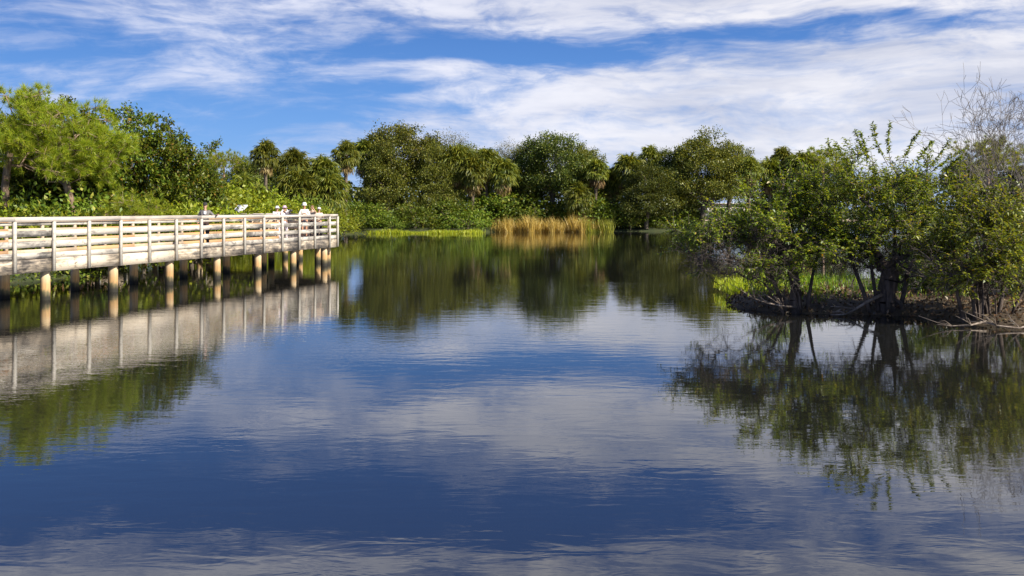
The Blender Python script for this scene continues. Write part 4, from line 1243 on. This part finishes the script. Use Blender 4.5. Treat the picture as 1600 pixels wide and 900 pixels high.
# ------------------------------------------------------------------ sign on the far leg of the boardwalk
def sign():
    p = Vector(bw(end_r[0] + d3[0] * 2.35 + n3_[0] * .12, end_r[1] + d3[1] * 2.35 + n3_[1] * .12))
    o = empty('information_sign', (p.x, p.y, DECK_Z), R(-27))
    tag(o, 'tilted white information panel above the far railing of the boardwalk', 'sign')
    b = MB(); b.box(-.04, .04, -.04, .04, 0, 1.32); b.build('stand', M['beam'], o)
    Mx = Matrix.Translation((0, 0, 1.52)) @ Matrix.Rotation(R(38), 4, 'X')
    b = MB(); b.box(-.34, .34, -.31, .31, -.02, .02, Mx); b.build('panel', WHITE, o)
    b = MB(); Mf = Mx @ Matrix.Translation((0, 0, -.012)); 
    for (x0, x1, y0, y1) in ((-.365, .365, -.335, -.312), (-.365, .365, .312, .335), (-.365, -.342, -.31, .31), (.342, .365, -.31, .31)): b.box(x0, x1, y0, y1, -.02, .045, Mf)
    b.build('frame', GREY, o)
WHITE = flat_mat('white_panel', (.80, .80, .82), .5, .04)
GREY = flat_mat('grey_metal', (.62, .62, .65), .5, .1)
sign()

# ------------------------------------------------------------------ people
def skin_mesh(verts, edges, radii, sub=1):
    me = bpy.data.meshes.new('tmp'); me.from_pydata([tuple(v) for v in verts], edges, []); me.update()
    o = bpy.data.objects.new('tmp', me); COL.objects.link(o)
    o.modifiers.new('s', 'SKIN')
    sv = me.skin_vertices[0].data
    for i, r_ in enumerate(radii):
        sv[i].radius = r_ if isinstance(r_, tuple) else (r_, r_)
        sv[i].use_root = (i == 0)
    if sub:
        m_ = o.modifiers.new('u', 'SUBSURF'); m_.levels = sub; m_.render_levels = sub
    bpy.context.view_layer.update()
    dg = bpy.context.evaluated_depsgraph_get()
    res = bpy.data.meshes.new_from_object(o.evaluated_get(dg))
    bpy.data.objects.remove(o); bpy.data.meshes.remove(me)
    return res

def lerp(a, b, f): return tuple(a[i] + (b[i] - a[i]) * f for i in range(3))

def person(loc, rz, h, label, wrists, elbows, colors, hat=None, sleeve=1.0, shorts=False, head_turn=0.0, curl=.5, hair=(.08, .05, .03)):
    """faces local -Y; wrists/elbows: (left, right) with left = +X, metres at 1.75 m height"""
    s = h / 1.75
    o = empty('person', loc, rz); o.scale = (s, s, s); tag(o, label, 'person')
    skin = flat_mat('skin', colors['skin'], .55, .08)
    V, E, Rr = [], [], []
    def v(p, r_, par=None):
        V.append(p); Rr.append(r_)
        if par is not None: E.append((par, len(V) - 1))
        return len(V) - 1
    pel = v((0, 0, .95), (.145, .10)); ab = v((0, 0, 1.10), (.130, .095), pel); ch = v((0, .01, 1.30), (.150, .105), ab)
    nb = v((0, .015, 1.44), (.075, .07), ch); nk = v((0, .0, 1.50), .052, nb)
    jw = v((0, -.02, 1.565), (.062, .075), nk); hd = v((0, -.005, 1.65), (.076, .095), jw); tp = v((0, .0, 1.715), (.055, .07), hd)
    legs = {}
    for sg in (1, -1):
        hp = v((sg * .085, 0, .88), .088, pel); kn = v((sg * .10, -.015, .48), .056, hp); an = v((sg * .105, .02, .09), .040, kn)
        v((sg * .12, -.13, .035), (.040, .03), an); legs[sg] = (hp, kn, an)
    arms = {}
    for sg, w, e in ((1, wrists[0], elbows[0]), (-1, wrists[1], elbows[1])):
        sh = v((sg * .165, .01, 1.40), .058, ch); el = v(e, .042, sh); wr = v(w, .029, el)
        d = (Vector(w) - Vector(e)).normalized()
        pm = v(tuple(Vector(w) + d * .055), (.036, .018), wr)
        sd = d.cross(Vector((0, 0, 1)));
        sd = (sd if sd.length > .05 else Vector((1, 0, 0))).normalized()
        dn = sd.cross(d); dn = dn if dn.z < 0 else -dn
        for k, (off, ln) in enumerate(((-.028, .062), (-.010, .074), (.009, .070), (.026, .056))):
            k0 = Vector(w) + d * .092 + sd * off
            a_ = v(tuple(k0), .0095, pm); b_ = v(tuple(k0 + (d + dn * curl) * ln * .55), .0088, a_); v(tuple(k0 + d * ln * .62 + dn * ln * (curl * 1.2)), .0075, b_)
        t0 = v(tuple(Vector(w) + d * .035 - sd * .036 * sg), .011, pm); v(tuple(Vector(w) + d * .085 - sd * .058 * sg + dn * .02), .009, t0)
        arms[sg] = (sh, el, wr)
    body = skin_mesh(V, E, Rr, 1)
    bm = bmesh.new(); bm.from_mesh(body)
    def blob(c, rx, ry, rz_):
        mtx = Matrix.Translation(c) @ Matrix.Diagonal((rx, ry, rz_, 1))
        bmesh.ops.create_uvsphere(bm, u_segments=8, v_segments=6, radius=1, matrix=mtx)
    blob((0, -.102, 1.622), .014, .02, .022)                    # nose
    blob((0, -.088, 1.585), .026, .012, .008)                   # mouth
    for sg in (1, -1): blob((sg * .078, .005, 1.628), .012, .022, .032)      # ears
    bm.to_mesh(body); bm.free()
    obj('body', body, skin, o, True)
    eb = MB()
    for sg in (1, -1): eb.lathe([(0, -.011), (.011, 0), (0, .011)], (sg * .030, -.090, 1.645), 8)
    eb.build('eyes', flat_mat('eyes', (.03, .025, .02), .3), o)
    # upper garment
    Vs = [V[pel], V[ab], V[ch], (0, .012, 1.425)]; Es = [(0, 1), (1, 2), (2, 3)]; Rs = [(.162, .118), (.150, .115), (.168, .122), (.088, .08)]
    Vs[0] = (0, 0, .90)
    for sg in (1, -1):
        sh, el, wr = arms[sg]
        i = len(Vs); Vs.append(V[sh]); Rs.append(.074); Es.append((2, i))
        Vs.append(V[el]); Rs.append(.058); Es.append((i, i + 1))
        if sleeve > .6: Vs.append(lerp(V[el], V[wr], sleeve)); Rs.append(.044); Es.append((i + 1, i + 2))
        else: Vs[-1] = lerp(V[sh], V[el], .75); Rs[-1] = .06
    obj('shirt', skin_mesh(Vs, Es, Rs, 1), flat_mat('shirt_cloth', colors['top'], .9, .10, 6), o, True)
    # lower garment
    Vl = [(0, 0, .97), (0, 0, .88)]; El = [(0, 1)]; Rl = [(.152, .11), (.150, .112)]
    for sg in (1, -1):
        hp, kn, an = (V[q] for q in legs[sg])
        i = len(Vl); Vl.append(hp); Rl.append(.102); El.append((1, i))
        kz = (kn[0], kn[1], .50)
        Vl.append(kz if not shorts else lerp(hp, kn, .85)); Rl.append(.075); El.append((i, i + 1))
        if not shorts: Vl.append((an[0], an[1], .08)); Rl.append(.062); El.append((i + 1, i + 2))
    obj('shorts' if shorts else 'trousers', skin_mesh(Vl, El, Rl, 1), flat_mat('trouser_cloth', colors['bottom'], .9, .10, 6), o, True)
    sb = MB()
    for sg in (1, -1):
        p = V[legs[sg][2]]
        sb.lathe([(0.0, 0), (.050, 0), (.052, .035), (.046, .07), (.03, .09), (0, .095)], (p[0] + sg * .006, -.045, -.003), 12, 1.0, 2.6)
        ob = sb.build('shoe', flat_mat('shoe', colors.get('shoe', (.06, .05, .05)), .7), o, True); sb = MB()
    if hat == 'cap':
        b = MB(); b.lathe([(.088, 0), (.092, .03), (.082, .075), (.05, .105), (0, .112)], (0, .0, 1.665), 16, 1, 1.18)
        b.lathe([(0, .006), (.075, .004), (.078, -.004), (0, -.004)], (0, -.10, 1.672), 12, 1, 1.3)
        b.build('cap', flat_mat('cap_cloth', colors['hat'], .9), o, True)
    elif hat == 'brim':
        b = MB(); b.lathe([(.155, -.012), (.158, -.006), (.10, .016), (.096, .05), (.085, .09), (.05, .108), (0, .11)], (0, 0, 1.668), 20, 1, 1.12)
        b.lathe([(.155, -.014), (.08, .004)], (0, 0, 1.666), 20, 1, 1.12)
        b.build('hat', flat_mat('hat_cloth', colors['hat'], .9), o, True)
    elif hat == 'helmet':
        b = MB(); b.lathe([(.125, -.012), (.128, -.004), (.108, .03), (.104, .08), (.085, .125), (.04, .150), (0, .153)], (0, 0, 1.655), 20, 1, 1.15)
        b.lathe([(.125, -.014), (.08, .002)], (0, 0, 1.653), 20, 1, 1.15)
        b.build('helmet', flat_mat('helmet_shell', colors['hat'], .5), o, True)
    else:
        b = MB(); b.lathe([(.085, -.09), (.094, -.02), (.092, .03), (.07, .075), (.03, .10), (0, .103)], (0, .018, 1.655), 16, 1, 1.1)
        b.build('hair', flat_mat('hair', hair, .8), o, True)
    if colors.get('glasses'):
        b = MB()
        for sg in (1, -1): b.lathe([(0, -.016), (.024, -.01), (.026, 0), (.024, .01), (0, .016)], (sg * .032, -.092, 1.645), 10, 1, .45)
        b.box(-.012, .012, -.104, -.092, 1.645, 1.652)
        for sg in (1, -1): b.box(sg * .074 - .004, sg * .074 + .004, -.085, .01, 1.643, 1.652)
        b.build('sunglasses', flat_mat('dark_lens', (.02, .02, .025), .2), o)
    return o

def on_deck(px, D): return (X(px, D), D, DECK_Z)
SK = (.52, .30, .20)
man = person(bw(10.30, .36, DECK_Z), R(8), 1.75, 'man in a dark cap and grey jacket resting one hand on the near railing',
       ((.50, -.20, 1.275), (-.24, -.13, 1.02)), ((.36, .02, 1.20), (-.27, .05, 1.16)), dict(skin=SK, top=(.17, .16, .15), bottom=(.022, .022, .026), hat=(.03, .028, .03)), 'cap')
b = MB(); b.lathe([(.055, -.10), (.060, 0), (.050, .02)], (0, -.075, 1.40), 10, 1, .75); b.build('undershirt', WHITE, man, True)
w1 = person(on_deck(433, 49.6), R(35), 1.64, 'woman in pale lavender clothes and a white brimmed hat, leftmost of the far group',
       ((.10, -.26, 1.36), (-.10, -.26, 1.36)), ((.24, -.14, 1.24), (-.24, -.14, 1.24)), dict(skin=SK, top=(.74, .68, .76), bottom=(.66, .62, .74), hat=(.80, .74, .78), shoe=(.6, .6, .62)), 'brim')
w2 = person(on_deck(444.5, 49.9), R(20), 1.66, 'woman in a white shirt and a pink brimmed hat lifting dark binoculars to her face',
       ((.085, -.19, 1.56), (-.085, -.19, 1.56)), ((.24, -.16, 1.34), (-.24, -.16, 1.34)), dict(skin=SK, top=(.82, .80, .82), bottom=(.64, .60, .70), hat=(.72, .48, .66), shoe=(.6, .6, .62)), 'brim')
m2 = person(on_deck(475.5, 50.2), R(12), 1.80, 'man in a white helmet, sunglasses, cream shirt and dark shorts',
       ((.06, -.27, 1.22), (-.10, -.26, 1.20)), ((.27, -.08, 1.13), (-.27, -.08, 1.13)), dict(skin=(.50, .26, .16), top=(.76, .74, .64), bottom=(.03, .03, .045), hat=(.82, .80, .76), glasses=True), 'helmet', .9, True)
m3 = person(on_deck(487.5, 51.6), R(-20), 1.70, 'brown haired person half hidden behind the white helmeted man',
       ((.20, -.20, 1.58), (-.22, -.10, .96)), ((.30, -.06, 1.34), (-.25, .04, 1.14)), dict(skin=(.56, .34, .22), top=(.62, .50, .38), bottom=(.06, .05, .05)), None, .4, False, 0, .5, (.16, .09, .04))
w3 = person(on_deck(498.5, 49.4), R(25), 1.58, 'woman in a white cap, peach top and dark trousers, rightmost person on the boardwalk',
       ((.10, -.25, 1.15), (-.10, -.25, 1.15)), ((.25, -.06, 1.13), (-.25, -.06, 1.13)), dict(skin=SK, top=(.74, .56, .42), bottom=(.025, .025, .03), hat=(.82, .80, .76)), 'cap', .4)

def binoculars(loc, rz):
    b = MB()
    for sg in (1, -1):
        b.tube([(sg * .034, 0, 0), (sg * .034, -.05, 0), (sg * .036, -.06, 0), (sg * .038, -.15, 0)], [.019, .021, .028, .031], 12)
    b.box(-.02, .02, -.09, -.03, -.012, .014)
    o = b.build('binoculars', flat_mat('black_rubber', (.02, .02, .022), .5)); o.location = loc; o.rotation_euler = (0, 0, rz)
    tag(o, 'dark binoculars held up by the pink hatted woman', 'binoculars')
p_ = Matrix.Rotation(R(20), 4, 'Z') @ Vector((0, -.115, 1.645 * 1.66 / 1.75))
l_ = on_deck(444.5, 49.9); binoculars((l_[0] + p_.x, l_[1] + p_.y, l_[2] + p_.z), R(20))

def scope(loc, rz):
    o = empty('spotting_scope', loc, rz); tag(o, 'white spotting scope with a black end beside the pink hatted woman', 'scope')
    bl = flat_mat('black_plastic', (.025, .025, .03), .5)
    for k in range(3):
        a = k * 2.094 + .5
        b = MB(); b.tube([(math.cos(a) * .33, math.sin(a) * .33, 0), (math.cos(a) * .03, math.sin(a) * .03, 1.22)], [.013, .017], 6); b.build('leg', bl, o)
    b = MB(); b.tube([(0, 0, 1.2), (0, 0, 1.36)], [.03, .035], 10); b.build('head', bl, o)
    b = MB(); b.tube([(0, .22, 1.42), (0, .06, 1.42), (0, .0, 1.42), (0, -.16, 1.42)], [.030, .034, .05, .055], 14); b.build('tube', WHITE, o, True)
    b = MB(); b.tube([(0, -.162, 1.42), (0, -.25, 1.42)], [.060, .062], 14); b.tube([(0, .22, 1.42), (0, .30, 1.47)], [.026, .028], 10); b.build('end_caps', bl, o)
scope(on_deck(453.5, 49.8), R(25))
